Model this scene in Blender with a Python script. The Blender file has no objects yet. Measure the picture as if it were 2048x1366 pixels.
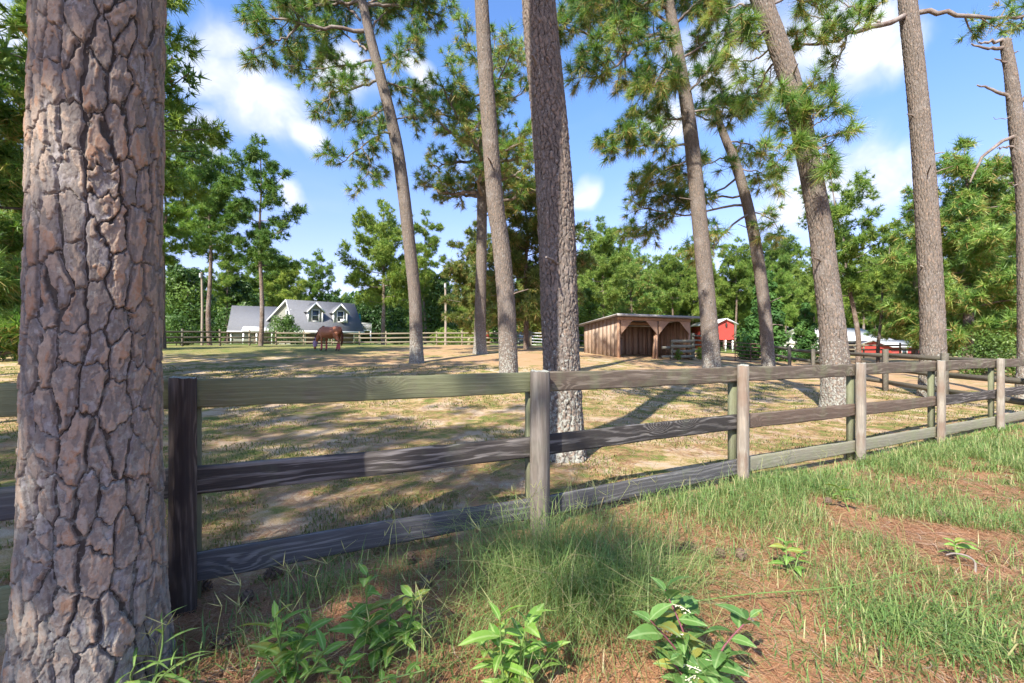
import bpy, math, time
import numpy as np
from mathutils import Vector, Matrix, Euler
T0 = time.time()
R = math.radians
sc = bpy.context.scene
COL = sc.collection

# ------------------------------------------------------------------ camera, sky, sun, exposure
CAMH = 1.55
F = 910.0                      # focal length in photograph pixels (2048 wide)
cam_d = bpy.data.cameras.new('camera')
cam_d.sensor_width = 36.0
cam_d.lens = 36.0 * F / 2048.0
cam_d.clip_start = 0.05
cam_d.clip_end = 3000.0
cam = bpy.data.objects.new('camera', cam_d)
COL.objects.link(cam)
cam.location = (0, 0, CAMH)
cam.rotation_euler = (R(90), 0, 0)
sc.camera = cam

SUN_EL = 41.0
TO_SUN = Vector((-0.50, -0.866, 0)).normalized()
sun_vec = Vector((TO_SUN.x*math.cos(R(SUN_EL)), TO_SUN.y*math.cos(R(SUN_EL)), math.sin(R(SUN_EL))))
sd = bpy.data.lights.new('sun', 'SUN')
sd.energy = 4.6
sd.angle = R(0.53)
sd.color = (1.0, 0.93, 0.82)
sun = bpy.data.objects.new('sun', sd)
COL.objects.link(sun)
sun.rotation_euler = sun_vec.to_track_quat('Z', 'Y').to_euler()
sun.location = (-20, -30, 40)

vs = sc.view_settings
vs.view_transform = 'Standard'
vs.look = 'None'
vs.exposure = 1.22
vs.gamma = 1.0
vs.use_curve_mapping = False
SKY_STRENGTH = 0.15
cy = sc.cycles
cy.max_bounces = 5; cy.diffuse_bounces = 3; cy.glossy_bounces = 2; cy.transmission_bounces = 3; cy.transparent_max_bounces = 4
cy.use_adaptive_sampling = True; cy.adaptive_threshold = 0.018; cy.adaptive_min_samples = 16
cy.caustics_reflective = False; cy.caustics_refractive = False

def W(u, v, z):
    """a pixel of the photograph at depth z metres -> a point of the place"""
    return np.array([(u-1024.0)/F*z, z, CAMH-(v-683.0)/F*z])

# ------------------------------------------------------------------ node helper
class G:
    def __init__(s, nt):
        s.nt = nt
        nt.nodes.clear()
    def new(s, t, props=None, **ins):
        n = s.nt.nodes.new(t)
        for k, v in (props or {}).items():
            setattr(n, k, v)
        for k, v in ins.items():
            s.put(n.inputs[int(k[1:])] if (k[0] == 'i' and k[1:].isdigit()) else n.inputs[k.replace('_', ' ')], v)
        return n
    def put(s, sock, v):
        if isinstance(v, bpy.types.NodeSocket):
            s.nt.links.new(v, sock)
        elif isinstance(v, (tuple, list)) and sock.type == 'RGBA' and len(v) == 3:
            sock.default_value = (*v, 1)
        else:
            sock.default_value = v
    def math(s, op, a, b=0.0, c=0.0, clamp=False):
        n = s.new('ShaderNodeMath', {'operation': op, 'use_clamp': clamp}, i0=a, i1=b, i2=c)
        return n.outputs[0]
    def vmath(s, op, a, b=(0, 0, 0)):
        n = s.new('ShaderNodeVectorMath', {'operation': op}, i0=a, i1=b)
        return n.outputs['Value'] if op in ('DOT_PRODUCT', 'DISTANCE', 'LENGTH') else n.outputs[0]
    def scale(s, a, f):
        n = s.new('ShaderNodeVectorMath', {'operation': 'SCALE'}, i0=a)
        s.put(n.inputs['Scale'], f)
        return n.outputs[0]
    def mix(s, f, a, b, blend='MIX'):
        n = s.nt.nodes.new('ShaderNodeMix')
        n.data_type = 'RGBA'; n.blend_type = blend
        s.put(n.inputs[0], f); s.put(n.inputs[6], a); s.put(n.inputs[7], b)
        return n.outputs[2]
    def noise(s, vec, scale=1.0, detail=3.0, rough=0.55, dist=0.0):
        n = s.new('ShaderNodeTexNoise', None, Scale=scale, Detail=detail, Roughness=rough, Distortion=dist)
        if vec is not None: s.put(n.inputs['Vector'], vec)
        return n.outputs['Fac']
    def noisec(s, vec, scale=1.0, detail=3.0, rough=0.55):
        n = s.new('ShaderNodeTexNoise', None, Scale=scale, Detail=detail, Roughness=rough)
        if vec is not None: s.put(n.inputs['Vector'], vec)
        return n.outputs['Color']
    def vor(s, vec, scale=1.0, feature='F1', out='Distance', rand=1.0):
        n = s.new('ShaderNodeTexVoronoi', {'feature': feature}, Scale=scale, Randomness=rand)
        if vec is not None: s.put(n.inputs['Vector'], vec)
        return n.outputs[out]
    def ramp(s, fac, stops, interp='LINEAR'):
        n = s.nt.nodes.new('ShaderNodeValToRGB')
        cr = n.color_ramp; cr.interpolation = interp
        while len(cr.elements) > 1: cr.elements.remove(cr.elements[-1])
        for i, (p, c) in enumerate(stops):
            e = cr.elements[0] if i == 0 else cr.elements.new(p)
            e.position = p
            e.color = (*c, 1) if isinstance(c, (tuple, list)) else (c, c, c, 1)
        s.put(n.inputs[0], fac)
        return n.outputs[0]
    def step(s, x, a, b):
        n = s.new('ShaderNodeMapRange', {'interpolation_type': 'SMOOTHSTEP', 'clamp': True}, i0=x, i1=a, i2=b, i3=0.0, i4=1.0)
        return n.outputs[0]
    def sep(s, v):
        n = s.new('ShaderNodeSeparateXYZ', None, i0=v); return n.outputs
    def comb(s, x=0.0, y=0.0, z=0.0):
        return s.new('ShaderNodeCombineXYZ', None, i0=x, i1=y, i2=z).outputs[0]
    def attr(s, name, out='Fac'):
        return s.new('ShaderNodeAttribute', {'attribute_name': name}).outputs[out]
    def bump(s, h, strength=0.3, dist=0.02):
        return s.new('ShaderNodeBump', None, Strength=strength, Distance=dist, Height=h).outputs[0]
    def out(s, shader):
        o = s.nt.nodes.new('ShaderNodeOutputMaterial'); s.nt.links.new(shader, o.inputs[0])
    def bsdf(s, color, rough=0.8, normal=None, metallic=0.0, spec=0.3, **kw):
        n = s.nt.nodes.new('ShaderNodeBsdfPrincipled')
        s.put(n.inputs['Base Color'], color); s.put(n.inputs['Roughness'], rough)
        s.put(n.inputs['Metallic'], metallic); s.put(n.inputs['Specular IOR Level'], spec)
        if normal is not None: s.put(n.inputs['Normal'], normal)
        for k, v in kw.items(): s.put(n.inputs[k.replace('_', ' ')], v)
        return n.outputs[0]

def material(name):
    m = bpy.data.materials.new(name); m.use_nodes = True
    return m, G(m.node_tree)

# ------------------------------------------------------------------ world: daylight sky with broken cumulus
world = bpy.data.worlds.new('World'); sc.world = world
world.use_nodes = True
g = G(world.node_tree)
sky = g.new('ShaderNodeTexSky', {'sky_type': 'NISHITA', 'sun_disc': False, 'sun_elevation': R(SUN_EL),
            'sun_rotation': math.atan2(TO_SUN.x, TO_SUN.y), 'air_density': 1.0, 'dust_density': 0.7, 'ozone_density': 2.0, 'altitude': 100.0})
dirv = g.vmath('NORMALIZE', g.new('ShaderNodeTexCoord').outputs['Generated'])
warp = g.vmath('ADD', dirv, g.scale(g.vmath('SUBTRACT', g.noisec(dirv, 5.0, 2.0, 0.6), (0.5, 0.5, 0.5)), 0.16))
n_big = g.noise(warp, 3.1, 3.0, 0.58)
n_fine = g.noise(warp, 9.0, 4.0, 0.62)
field = g.math('ADD', g.math('MULTIPLY', n_big, 0.55), g.math('MULTIPLY', n_fine, 0.45))
blobs = None
CLOUDS = [(450, 60, .06), (450, 150, .09), (500, 190, .11), (560, 240, .09), (610, 290, .05), (390, 265, .07), (1172, 385, .036), (1150, 468, .03),
          (1470, 120, .13), (1600, 100, .12), (1730, 90, .10), (1790, 130, .05), (1700, 350, .11), (1790, 350, .09), (1600, 380, .10), (1750, 300, .07), (830, 140, .045), (575, 400, .04),
          (700, 170, .06), (930, 330, .03), (2100, 380, .08), (1330, 250, .06), (60, 120, .1), (-300, 300, .14), (2500, 200, .15)]
for (u, v, r) in CLOUDS:
    d = Vector(((u-1024)/F, 1.0, (683-v)/F)).normalized()
    b = g.step(g.vmath('DISTANCE', warp, tuple(d)), r*1.6, r*0.0)
    blobs = b if blobs is None else g.math('MAXIMUM', blobs, b)
sz = g.sep(dirv)[2]
fr = g.sep(dirv)[1]
# open sky beyond the view carries the same broken cumulus
wide = g.step(g.noise(dirv, 2.2, 3.0, 0.5), 0.54, 0.66)
wide = g.math('MULTIPLY', wide, g.step(g.vmath('DISTANCE', dirv, tuple(Vector((0, 1, 0.35)).normalized())), 1.0, 1.25))
cover = g.math('MAXIMUM', blobs, wide)
dens = g.step(g.math('ADD', g.math('MULTIPLY', cover, 0.66), g.math('MULTIPLY', field, 0.75)), 0.60, 1.12)
dens = g.math('MULTIPLY', dens, g.step(sz, 0.0, 0.12))
veil = g.math('MULTIPLY', g.step(g.noise(g.vmath('MULTIPLY', dirv, (1.0, 1.0, 3.5)), 2.6, 3.0, 0.6), 0.48, 0.8), 0.09)
dens2 = g.math('MAXIMUM', dens, g.math('MULTIPLY', veil, g.step(sz, 0.02, 0.2)))
ccol = g.mix(g.step(n_fine, 0.35, 0.62), (2.9, 3.05, 3.4), (3.9, 3.9, 4.0))
skyc = g.mix(1.0, sky.outputs[0], g.mix(g.step(sz, .08, .55), (.76, .645, .84), (.62, .79, 1.02)), 'MULTIPLY')
colr = g.mix(dens2, skyc, ccol)
bg = g.new('ShaderNodeBackground', None, Color=colr, Strength=SKY_STRENGTH)
wo = world.node_tree.nodes.new('ShaderNodeOutputWorld')
world.node_tree.links.new(bg.outputs[0], wo.inputs[0])

# ------------------------------------------------------------------ numpy helpers
rng = np.random.default_rng(7)
def fr_(x): return x-np.floor(x)
def h2(a, b, s=0.0):
    return fr_(np.sin(a*127.1+b*311.7+s*74.7)*43758.5453)
def sstep(a, b, x):
    t = np.clip((x-a)/(b-a), 0, 1); return t*t*(3-2*t)
def vnoise(x, y, s=0.0):
    ix, iy = np.floor(x), np.floor(y); fx, fy = x-ix, y-iy
    fx = fx*fx*(3-2*fx); fy = fy*fy*(3-2*fy)
    a = h2(ix, iy, s); b = h2(ix+1, iy, s); c = h2(ix, iy+1, s); d = h2(ix+1, iy+1, s)
    return (a*(1-fx)+b*fx)*(1-fy)+(c*(1-fx)+d*fx)*fy
def fbm(x, y, s=0.0, o=4):
    t = 0; a = 0.5
    for i in range(o):
        t = t+a*vnoise(x*2**i, y*2**i, s+i*3.1); a *= 0.5
    return t
def elev(x, y):
    x = np.asarray(x, float); y = np.asarray(y, float)
    t = np.maximum(0, y-9)
    E = 1.2*(1-np.exp(-(t/12.0)**1.5))
    q = x/np.maximum(y, 1.0)
    w = 1-sstep(-.10, .75, q)
    e = E*w
    e = e - 0.15*sstep(1.2, 6.0, x)*sstep(1.5, 5, y)*(1-sstep(20, 30, y))
    e = e + (fbm(x*.35+9, y*.35)-.47)*.10*sstep(0, 6, np.hypot(x, y)) + (fbm(x*1.7, y*1.7, 5.)-.47)*.035
    return e

class MB:
    """collects vertices and faces of one mesh"""
    def __init__(s):
        s.v = []; s.q = []; s.t = []; s.n = 0; s.fm = []
    def quads(s, v, q):
        s.v.append(np.asarray(v, float)); s.q.append(np.asarray(q, int)+s.n); s.n += len(v)
    def tris(s, v, t):
        s.v.append(np.asarray(v, float)); s.t.append(np.asarray(t, int)+s.n); s.n += len(v)
    def box(s, lo, hi, M=None):
        x0, y0, z0 = lo; x1, y1, z1 = hi
        v = np.array([[x0,y0,z0],[x1,y0,z0],[x1,y1,z0],[x0,y1,z0],[x0,y0,z1],[x1,y0,z1],[x1,y1,z1],[x0,y1,z1]], float)
        if M is not None: v = v@np.array(M)[:3,:3].T+np.array(M)[:3,3]
        s.quads(v, [[0,3,2,1],[4,5,6,7],[0,1,5,4],[1,2,6,5],[2,3,7,6],[3,0,4,7]])
    def hexa(s, v):
        s.quads(v, [[0,3,2,1],[4,5,6,7],[0,1,5,4],[1,2,6,5],[2,3,7,6],[3,0,4,7]])
    def poly_prism(s, pts, off):
        """flat outline (list of 3-D points) thickened by the vector off"""
        p = np.asarray(pts, float); n = len(p); o = np.asarray(off, float)
        v = np.vstack([p, p+o]); c = p.mean(0)
        v = np.vstack([v, c, c+o])
        t = []
        for i in range(n):
            j = (i+1) % n
            t += [[2*n, j, i], [2*n+1, n+i, n+j]]
        s.tris(v, t)
        s.quads(np.vstack([p, p+o]), [[i, (i+1) % n, n+(i+1) % n, n+i] for i in range(n)])
    def tube(s, pts, rad, k=6, cap=True, squash=None):
        pts = np.asarray(pts, float); n = len(pts)
        rad = np.broadcast_to(np.asarray(rad, float), (n,))
        tan = np.gradient(pts, axis=0); tan /= np.linalg.norm(tan, axis=1)[:, None]+1e-9
        ref = np.array([0, 0, 1.0]) if abs(tan[:, 2]).mean() < .75 else np.array([0, 1.0, 0])
        a = np.cross(tan, ref); a /= np.linalg.norm(a, axis=1)[:, None]+1e-9
        b = np.cross(tan, a)
        th = np.arange(k)*2*np.pi/k
        ring = (np.cos(th)[None, :, None]*a[:, None, :]+np.sin(th)[None, :, None]*b[:, None, :])*rad[:, None, None]
        v = (pts[:, None, :]+ring).reshape(-1, 3)
        i = np.arange(n-1)[:, None]*k; j = np.arange(k)[None, :]; j2 = (j+1) % k
        q = np.stack([i+j, i+j2, i+k+j2, i+k+j], -1).reshape(-1, 4)
        s.quads(v, q)
        if cap:
            for e, fl in ((0, 1), (n-1, 0)):
                base = v[e*k:(e+1)*k]
                c = np.vstack([base, pts[e]])
                t = [[k, (m+1) % k, m] if fl else [k, m, (m+1) % k] for m in range(k)]
                s.tris(c, t)
    def mesh(s, name, mat=None, smooth=False, attrs=None, origin=None):
        v = np.vstack(s.v) if s.v else np.zeros((0, 3))
        if origin is not None: v = v-np.asarray(origin, float)
        q = np.vstack(s.q) if s.q else np.zeros((0, 4), int)
        t = np.vstack(s.t) if s.t else np.zeros((0, 3), int)
        return raw_mesh(name, v, q, t, mat, smooth, attrs)

def raw_mesh(name, v, q, t, mat=None, smooth=False, attrs=None):
    me = bpy.data.meshes.new(name)
    nq, nt_ = len(q), len(t)
    me.vertices.add(len(v)); me.vertices.foreach_set('co', np.ascontiguousarray(v, np.float32).ravel())
    me.loops.add(nq*4+nt_*3)
    li = np.concatenate([np.asarray(q, np.int32).ravel(), np.asarray(t, np.int32).ravel()])
    me.loops.foreach_set('vertex_index', li.astype(np.int32))
    me.polygons.add(nq+nt_)
    st = np.concatenate([np.arange(nq)*4, nq*4+np.arange(nt_)*3]).astype(np.int32)
    me.polygons.foreach_set('loop_start', st)
    if smooth:
        me.polygons.foreach_set('use_smooth', np.ones(nq+nt_, bool))
    for k, (dom, arr) in (attrs or {}).items():
        a = me.attributes.new(k, 'FLOAT', dom)
        a.data.foreach_set('value', np.asarray(arr, np.float32))
    if mat is not None:
        for m in (mat if isinstance(mat, (list, tuple)) else [mat]): me.materials.append(m)
    me.update(calc_edges=True)
    return me

def obj(name, mesh, parent=None, loc=(0, 0, 0), rot=(0, 0, 0), scale=(1, 1, 1)):
    o = bpy.data.objects.new(name, mesh); COL.objects.link(o)
    o.location = loc; o.rotation_euler = rot; o.scale = scale
    if parent is not None: o.parent = parent
    if name in ('crown', 'branches', 'foliage'): o['kind'] = 'stuff'
    return o
def tag(o, label=None, cat=None, group=None, kind=None):
    if label: o['label'] = label
    if cat: o['category'] = cat
    if group: o['group'] = group
    if kind: o['kind'] = kind
    return o
def thing(name, label, cat, loc=(0, 0, 0), rotz=0.0, group=None, scale=1.0):
    o = bpy.data.objects.new(name, None); COL.objects.link(o)
    o.location = tuple(float(c) for c in loc); o.rotation_euler = (0, 0, rotz); o.scale = (scale,)*3
    o.empty_display_size = 0.2
    return tag(o, label, cat, group)
def dup(root, loc, rotz=0.0, scale=1.0, label=None, group=None):
    r = root.copy(); COL.objects.link(r)
    r.location = tuple(float(c) for c in loc); r.rotation_euler = (0, 0, rotz)
    r.scale = (scale,)*3 if not isinstance(scale, (tuple, list)) else scale
    if label: r['label'] = label
    if group: r['group'] = group
    for ch in list(root.children):
        c = ch.copy(); COL.objects.link(c); c.parent = r
        for gch in list(ch.children):
            d = gch.copy(); COL.objects.link(d); d.parent = c
    return r
def spline(p, n):
    """Catmull-Rom through p, n samples"""
    p = np.asarray(p, float)
    if len(p) == 2: return p[0]+(p[1]-p[0])*np.linspace(0, 1, n)[:, None]
    P = np.vstack([2*p[0]-p[1], p, 2*p[-1]-p[-2]])
    s = np.linspace(0, len(p)-1-1e-6, n); i = s.astype(int); t = (s-i)[:, None]
    a, b, c, d = P[i], P[i+1], P[i+2], P[i+3]
    return .5*((2*b)+(-a+c)*t+(2*a-5*b+4*c-d)*t*t+(-a+3*b-3*c+d)*t**3)
# ------------------------------------------------------------------ materials
def simple(name, col, rough=0.7, metallic=0.0, var=0.12, scale=6.0, bump=0.15, spec=0.3):
    m, g = material(name)
    p = g.new('ShaderNodeTexCoord').outputs['Object']
    n = g.noise(p, scale, 5, 0.6); n2 = g.noise(p, scale*9, 3, 0.6)
    f = g.math('ADD', g.math('MULTIPLY', n, .7), g.math('MULTIPLY', n2, .3))
    c = g.mix(f, tuple(x*(1-var*1.6) for x in col), tuple(min(1, x*(1+var*1.6)) for x in col))
    g.out(g.bsdf(c, rough, g.bump(n2, bump, .01), metallic, spec))
    return m

def m_bark(name, grey=(.205, .175, .16), pink=(.30, .215, .18), orange=(.32, .19, .115), lichen=.35, fine=30.0, red=.35):
    m, g = material(name)
    p = g.new('ShaderNodeTexCoord').outputs['Object']
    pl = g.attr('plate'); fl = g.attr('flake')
    n = g.noise(p, fine, 6, .65); nb = g.noise(p, 2.2, 3, .5); nm = g.noise(p, 9, 4, .6)
    c = g.mix(g.step(fl, .38, .66), grey, pink)
    c = g.mix(g.step(fl, .26, .08), c, tuple(x*1.55 for x in (grey[0], grey[1]*1.05, grey[2]*1.14)))
    c = g.mix(g.math('MULTIPLY', g.step(g.math('ADD', fl, g.math('MULTIPLY', nm, .6)), 1.05, 1.22), red), c, orange)
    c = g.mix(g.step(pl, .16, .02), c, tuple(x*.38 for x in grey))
    c = g.mix(g.math('MULTIPLY', g.step(n, .3, .72), .5), c, g.mix(1.0, c, (.62, .60, .58), 'MULTIPLY'))
    c = g.mix(g.math('MULTIPLY', g.step(nb, .5, .75), .25), c, (.27, .25, .235))
    z = g.sep(p)[2]
    lf = g.math('MULTIPLY', g.step(g.math('ADD', g.noise(p, 22, 4, .7), g.math('MULTIPLY', g.step(z, 2.4, .0), .15)), .61, .68), lichen)
    c = g.mix(lf, c, (.40, .43, .39))
    tr_ = g.math('MULTIPLY', g.noise(g.vmath('MULTIPLY', p, (1., 1., .6)), fine*.55, 4, .6), 9.0)
    tr_ = g.math('ADD', g.math('FLOOR', tr_), g.step(g.math('FRACT', tr_), .0, .25))
    c = g.mix(g.math('MULTIPLY', g.math('FRACT', g.math('MULTIPLY', g.math('FLOOR', tr_), .37)), .30), c, g.mix(1.0, c, (1.7, 1.65, 1.6), 'MULTIPLY'))
    n = g.math('ADD', n, g.math('MULTIPLY', tr_, .55))
    nn = g.math('ADD', n, g.math('MULTIPLY', g.noise(p, fine*3.5, 4, .6), .5))
    g.out(g.bsdf(c, .92, g.bump(nn, .55, .006), 0, .15))
    return m
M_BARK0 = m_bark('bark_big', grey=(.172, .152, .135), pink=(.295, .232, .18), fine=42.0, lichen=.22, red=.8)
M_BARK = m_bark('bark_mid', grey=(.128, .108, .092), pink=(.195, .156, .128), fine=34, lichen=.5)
M_BARKF, g = material('bark_far')
p = g.new('ShaderNodeTexCoord').outputs['Object']
ps = g.vmath('MULTIPLY', p, (1, 1, .45))
v1 = g.vor(ps, 11.0, 'DISTANCE_TO_EDGE'); n1 = g.noise(p, 7, 5, .65); n2 = g.noise(p, 1.1, 3, .5)
c = g.mix(g.step(n1, .3, .7), (.13, .095, .075), (.24, .18, .14))
c = g.mix(g.math('MULTIPLY', g.step(n2, .45, .7), .5), c, (.33, .30, .285))
g.out(g.bsdf(c, .92, g.bump(g.math('ADD', g.step(v1, 0, .18), n1), .8, .03), 0, .12))
M_BRANCH, g = material('branch_bark')
p = g.new('ShaderNodeTexCoord').outputs['Object']
n1 = g.noise(p, 3.0, 5, .65); n2 = g.noise(p, 28, 4, .6)
c = g.mix(g.step(n1, .35, .66), (.135, .095, .075), (.27, .235, .21))
g.out(g.bsdf(c, .92, g.bump(n2, .5, .01), 0, .12))
M_DEAD = simple('dead_wood', (.25, .215, .19), .9, 0, .3, 5, .4, .1)

def m_leaf(name, stops, trans=.35, rough=.55, spec=.25):
    """foliage: colour of each needle or leaf by its own tint, some light passing through"""
    m, g = material(name)
    t = g.attr('tint')
    c = g.ramp(t, stops)
    if name in ('far_pine_needles', 'dark_broad_leaves'):     # each tree of the wood has its own green
        rn = g.new('ShaderNodeObjectInfo').outputs['Random']
        c = g.mix(1.0, c, g.ramp(rn, [(0, (.70, .80, .80)), (.35, (1.0, .97, .85)), (.65, (.82, .92, .78)), (1, (1.22, 1.10, .90))]), 'MULTIPLY')
    a = g.bsdf(c, rough, None, 0, spec)
    tr = g.new('ShaderNodeBsdfTranslucent', None, Color=g.mix(1.0, c, (1.15, 1.25, .7), 'MULTIPLY')).outputs[0]
    g.out(g.new('ShaderNodeMixShader', None, i0=trans, i1=a, i2=tr).outputs[0])
    return m
M_NEEDLE = m_leaf('pine_needles', [(0, (0.051, 0.122, 0.037)), (.35, (0.108, 0.219, 0.051)), (.62, (0.208, 0.341, 0.067)), (.82, (0.336, 0.424, 0.104)), (.93, (0.429, 0.325, 0.116)), (1, (0.376, 0.242, 0.091))], .30, .45, .35)
M_NEEDLE_Y = m_leaf('yellowing_pine_needles', [(0, (0.081, 0.127, 0.037)), (.3, (0.172, 0.230, 0.057)), (.6, (0.287, 0.310, 0.086)), (.8, (0.380, 0.322, 0.115)), (1, (0.368, 0.218, 0.098))], .32, .45, .35)
M_NEEDLE_F = m_leaf('far_pine_needles', [(0, (0.068, 0.130, 0.040)), (.4, (0.144, 0.247, 0.056)), (.7, (0.261, 0.362, 0.081)), (1, (0.385, 0.435, 0.125))], .32, .55, .25)
M_LEAF_D = m_leaf('dark_broad_leaves', [(0, (0.037, 0.081, 0.027)), (.5, (0.081, 0.150, 0.040)), (1, (0.150, 0.237, 0.056))], .28, .45, .35)
M_LEAF_L = m_leaf('bright_broad_leaves', [(0, (.06, .12, .02)), (.5, (.13, .22, .035)), (1, (.26, .33, .06))], .35, .5, .3)
M_LEAF_A = m_leaf('turning_leaves', [(0, (.06, .11, .025)), (.5, (.16, .20, .04)), (.8, (.36, .24, .06)), (1, (.42, .24, .10))], .35, .5, .3)
M_CEDAR = m_leaf('cedar_foliage', [(0, (0.040, 0.097, 0.032)), (.5, (0.078, 0.180, 0.043)), (1, (0.149, 0.258, 0.064))], .28, .6, .2)
M_GRASS = m_leaf('grass_blades', [(0, (0.087, 0.174, 0.049)), (.45, (0.174, 0.281, 0.082)), (.75, (0.303, 0.370, 0.131)), (.9, (0.466, 0.431, 0.207)), (1, (0.488, 0.407, 0.218))], .35, .45, .35)
M_PGRASS = m_leaf('paddock_grass', [(0, (0.108, 0.144, 0.038)), (.45, (0.180, 0.203, 0.064)), (.75, (0.297, 0.266, 0.106)), (1, (0.396, 0.306, 0.153))], .25, .6, .2)
M_STRAW = m_leaf('pine_straw', [(0, (.22, .105, .055)), (.4, (.38, .19, .10)), (.75, (.50, .29, .165)), (1, (.48, .39, .31))], .12, .5, .3)
M_CONE, g = material('pine_cone')
p = g.new('ShaderNodeTexCoord').outputs['Object']
c = g.mix(g.noise(p, 25, 4, .6), (.06, .04, .03), (.22, .155, .115))
g.out(g.bsdf(c, .85, None, 0, .15))

def m_weed(name, dark, light, vein):
    m, g = material(name)
    p = g.new('ShaderNodeTexCoord').outputs['Object']
    r = g.new('ShaderNodeObjectInfo').outputs['Random']
    s = g.sep(p)
    ay = g.math('ABSOLUTE', s[1])
    wv = g.math('SINE', g.math('MULTIPLY', g.math('SUBTRACT', s[0], g.math('MULTIPLY', ay, .8)), 75.0))
    c = g.mix(r, dark, light)
    c = g.mix(g.math('MULTIPLY', g.step(g.math('ADD', g.math('FRACT', g.math('MULTIPLY', r, 7.3)), g.math('MULTIPLY', g.noise(p, 14, 4, .6), .7)), 1.12, 1.35), .8), c, (.34, .30, .07))
    c = g.mix(g.math('MULTIPLY', g.noise(p, 30, 4, .6), .35), c, g.mix(1., c, (.7, .78, .6), 'MULTIPLY'))
    c = g.mix(g.math('MULTIPLY', g.step(wv, .8, 1.0), .30), c, vein)
    c = g.mix(g.step(ay, .007, .001), c, vein)
    a = g.bsdf(c, .42, g.bump(wv, .18, .004), 0, .4)
    tr = g.new('ShaderNodeBsdfTranslucent', None, Color=g.mix(1., c, (1.2, 1.3, .6), 'MULTIPLY')).outputs[0]
    g.out(g.new('ShaderNodeMixShader', None, i0=.33, i1=a, i2=tr).outputs[0])
    return m
M_WEED = m_weed('weed_leaf', (.12, .26, .045), (.23, .40, .075), (.32, .46, .15))
M_POKE = m_weed('pokeweed_leaf', (.085, .19, .055), (.155, .29, .08), (.25, .38, .15))
M_STEM = simple('green_stem', (.14, .22, .06), .5, 0, .2)
M_STEMP = simple('purple_stem', (.20, .07, .09), .5, 0, .2)
M_FLOWER = simple('pale_flower', (.62, .60, .45), .6, 0, .1)

def m_wood(name, light, dark, green=(.135, .165, .085), ga=.0, axis='X', freq=16.0, amp=.9, contrast=1.0, stain=None, stain_amt=0.0, top=None):
    """weathered sawn timber: growth rings running round knots, fibres, algae and stains"""
    m, g = material(name)
    p = g.new('ShaderNodeTexCoord').outputs['Object']
    rnd = g.new('ShaderNodeObjectInfo').outputs['Random']
    s = g.sep(p)
    if axis == 'X':
        al, ac, dp = s[0], s[2], s[1]
    else:
        al, ac, dp = s[2], s[0], s[1]
    al = g.math('ADD', al, g.math('MULTIPLY', rnd, 37.0))
    acr = g.math('ADD', ac, g.math('MULTIPLY', dp, .6))
    kv = g.comb(g.math('MULTIPLY', al, 1.25), g.math('ADD', g.math('MULTIPLY', acr, 2.2), g.math('MULTIPLY', rnd, 11.0)), 0.0)
    kd = g.vor(kv, 1.0)
    knot = g.step(kd, .34, .0)
    base = g.noise(g.comb(g.math('MULTIPLY', al, .9), g.math('MULTIPLY', acr, 5.0), g.math('MULTIPLY', rnd, 9.0)), 1.0, 2.0, .5)
    val = g.math('ADD', g.math('MULTIPLY', acr, freq), g.math('MULTIPLY', base, amp*6.0))
    val = g.math('ADD', val, g.math('MULTIPLY', g.math('MULTIPLY', knot, knot), 5.0))
    val = g.math('ADD', val, g.math('MULTIPLY', g.noise(g.comb(g.math('MULTIPLY', al, 2.2), g.math('MULTIPLY', acr, 34.0), rnd), 1.0, 3.0, .6), 1.5))
    ring = g.math('SINE', g.math('MULTIPLY', val, 6.283))
    ringf = g.step(ring, -.2, .95)
    fib = g.noise(g.comb(g.math('MULTIPLY', al, 5.0), g.math('MULTIPLY', acr, 190.0), dp), 1.0, 3.0, .6)
    blot = g.noise(p, 3.3, 5.0, .62)
    bb = g.noise(g.comb(g.math('MULTIPLY', al, 1.6), g.math('MULTIPLY', acr, 13.0), rnd), 1.0, 4.0, .62)
    worn = g.step(bb, .36, .66)
    f = g.math('MULTIPLY', g.math('MULTIPLY', ringf, contrast), g.math('ADD', .08, g.math('MULTIPLY', worn, .92)))
    c = g.mix(f, dark, light)
    c = g.mix(g.math('MULTIPLY', g.step(fib, .42, .72), .38), c, g.mix(1., c, (1.7, 1.65, 1.6), 'MULTIPLY'))
    c = g.mix(g.math('MULTIPLY', g.step(fib, .5, .28), .4), c, g.mix(1., c, (.5, .5, .5), 'MULTIPLY'))
    if ga > 0:
        gm = g.math('MULTIPLY', g.step(g.math('ADD', blot, g.math('MULTIPLY', bb, .3)), .75-.42*ga, .98-.4*ga), min(1., .35+.6*ga))
        c = g.mix(gm, c, g.mix(fib, tuple(x*.75 for x in green), tuple(x*1.3 for x in green)))
    if stain is not None:
        c = g.mix(g.math('MULTIPLY', g.step(g.noise(g.comb(g.math('MULTIPLY', al, 2.4), g.math('MULTIPLY', acr, 9.), dp), 1., 3., .5), .5, .62), stain_amt), c, stain)
    c = g.mix(g.step(kd, .045, .02), c, (.035, .025, .02))
    bmp = g.math('ADD', g.math('MULTIPLY', ringf, .5), fib)
    g.out(g.bsdf(c, .86, g.bump(bmp, .5, .004), 0, .2))
    return m
M_ENDGRAIN, g = material('end_grain')
p = g.new('ShaderNodeTexCoord').outputs['Object']
s = g.sep(p)
rr = g.vmath('LENGTH', g.comb(s[0], g.math('ADD', s[1], .02), 0.))
w = g.math('SINE', g.math('MULTIPLY', g.math('ADD', rr, g.math('MULTIPLY', g.noise(p, 12, 3, .5), .03)), 520.))
c = g.mix(g.step(w, -.5, .8), (.27, .27, .23), (.42, .41, .36))
c = g.mix(g.step(g.noise(p, 20, 4, .6), .5, .7), c, (.24, .28, .2))
g.out(g.bsdf(c, .9, g.bump(w, .2, .003), 0, .15))
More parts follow.
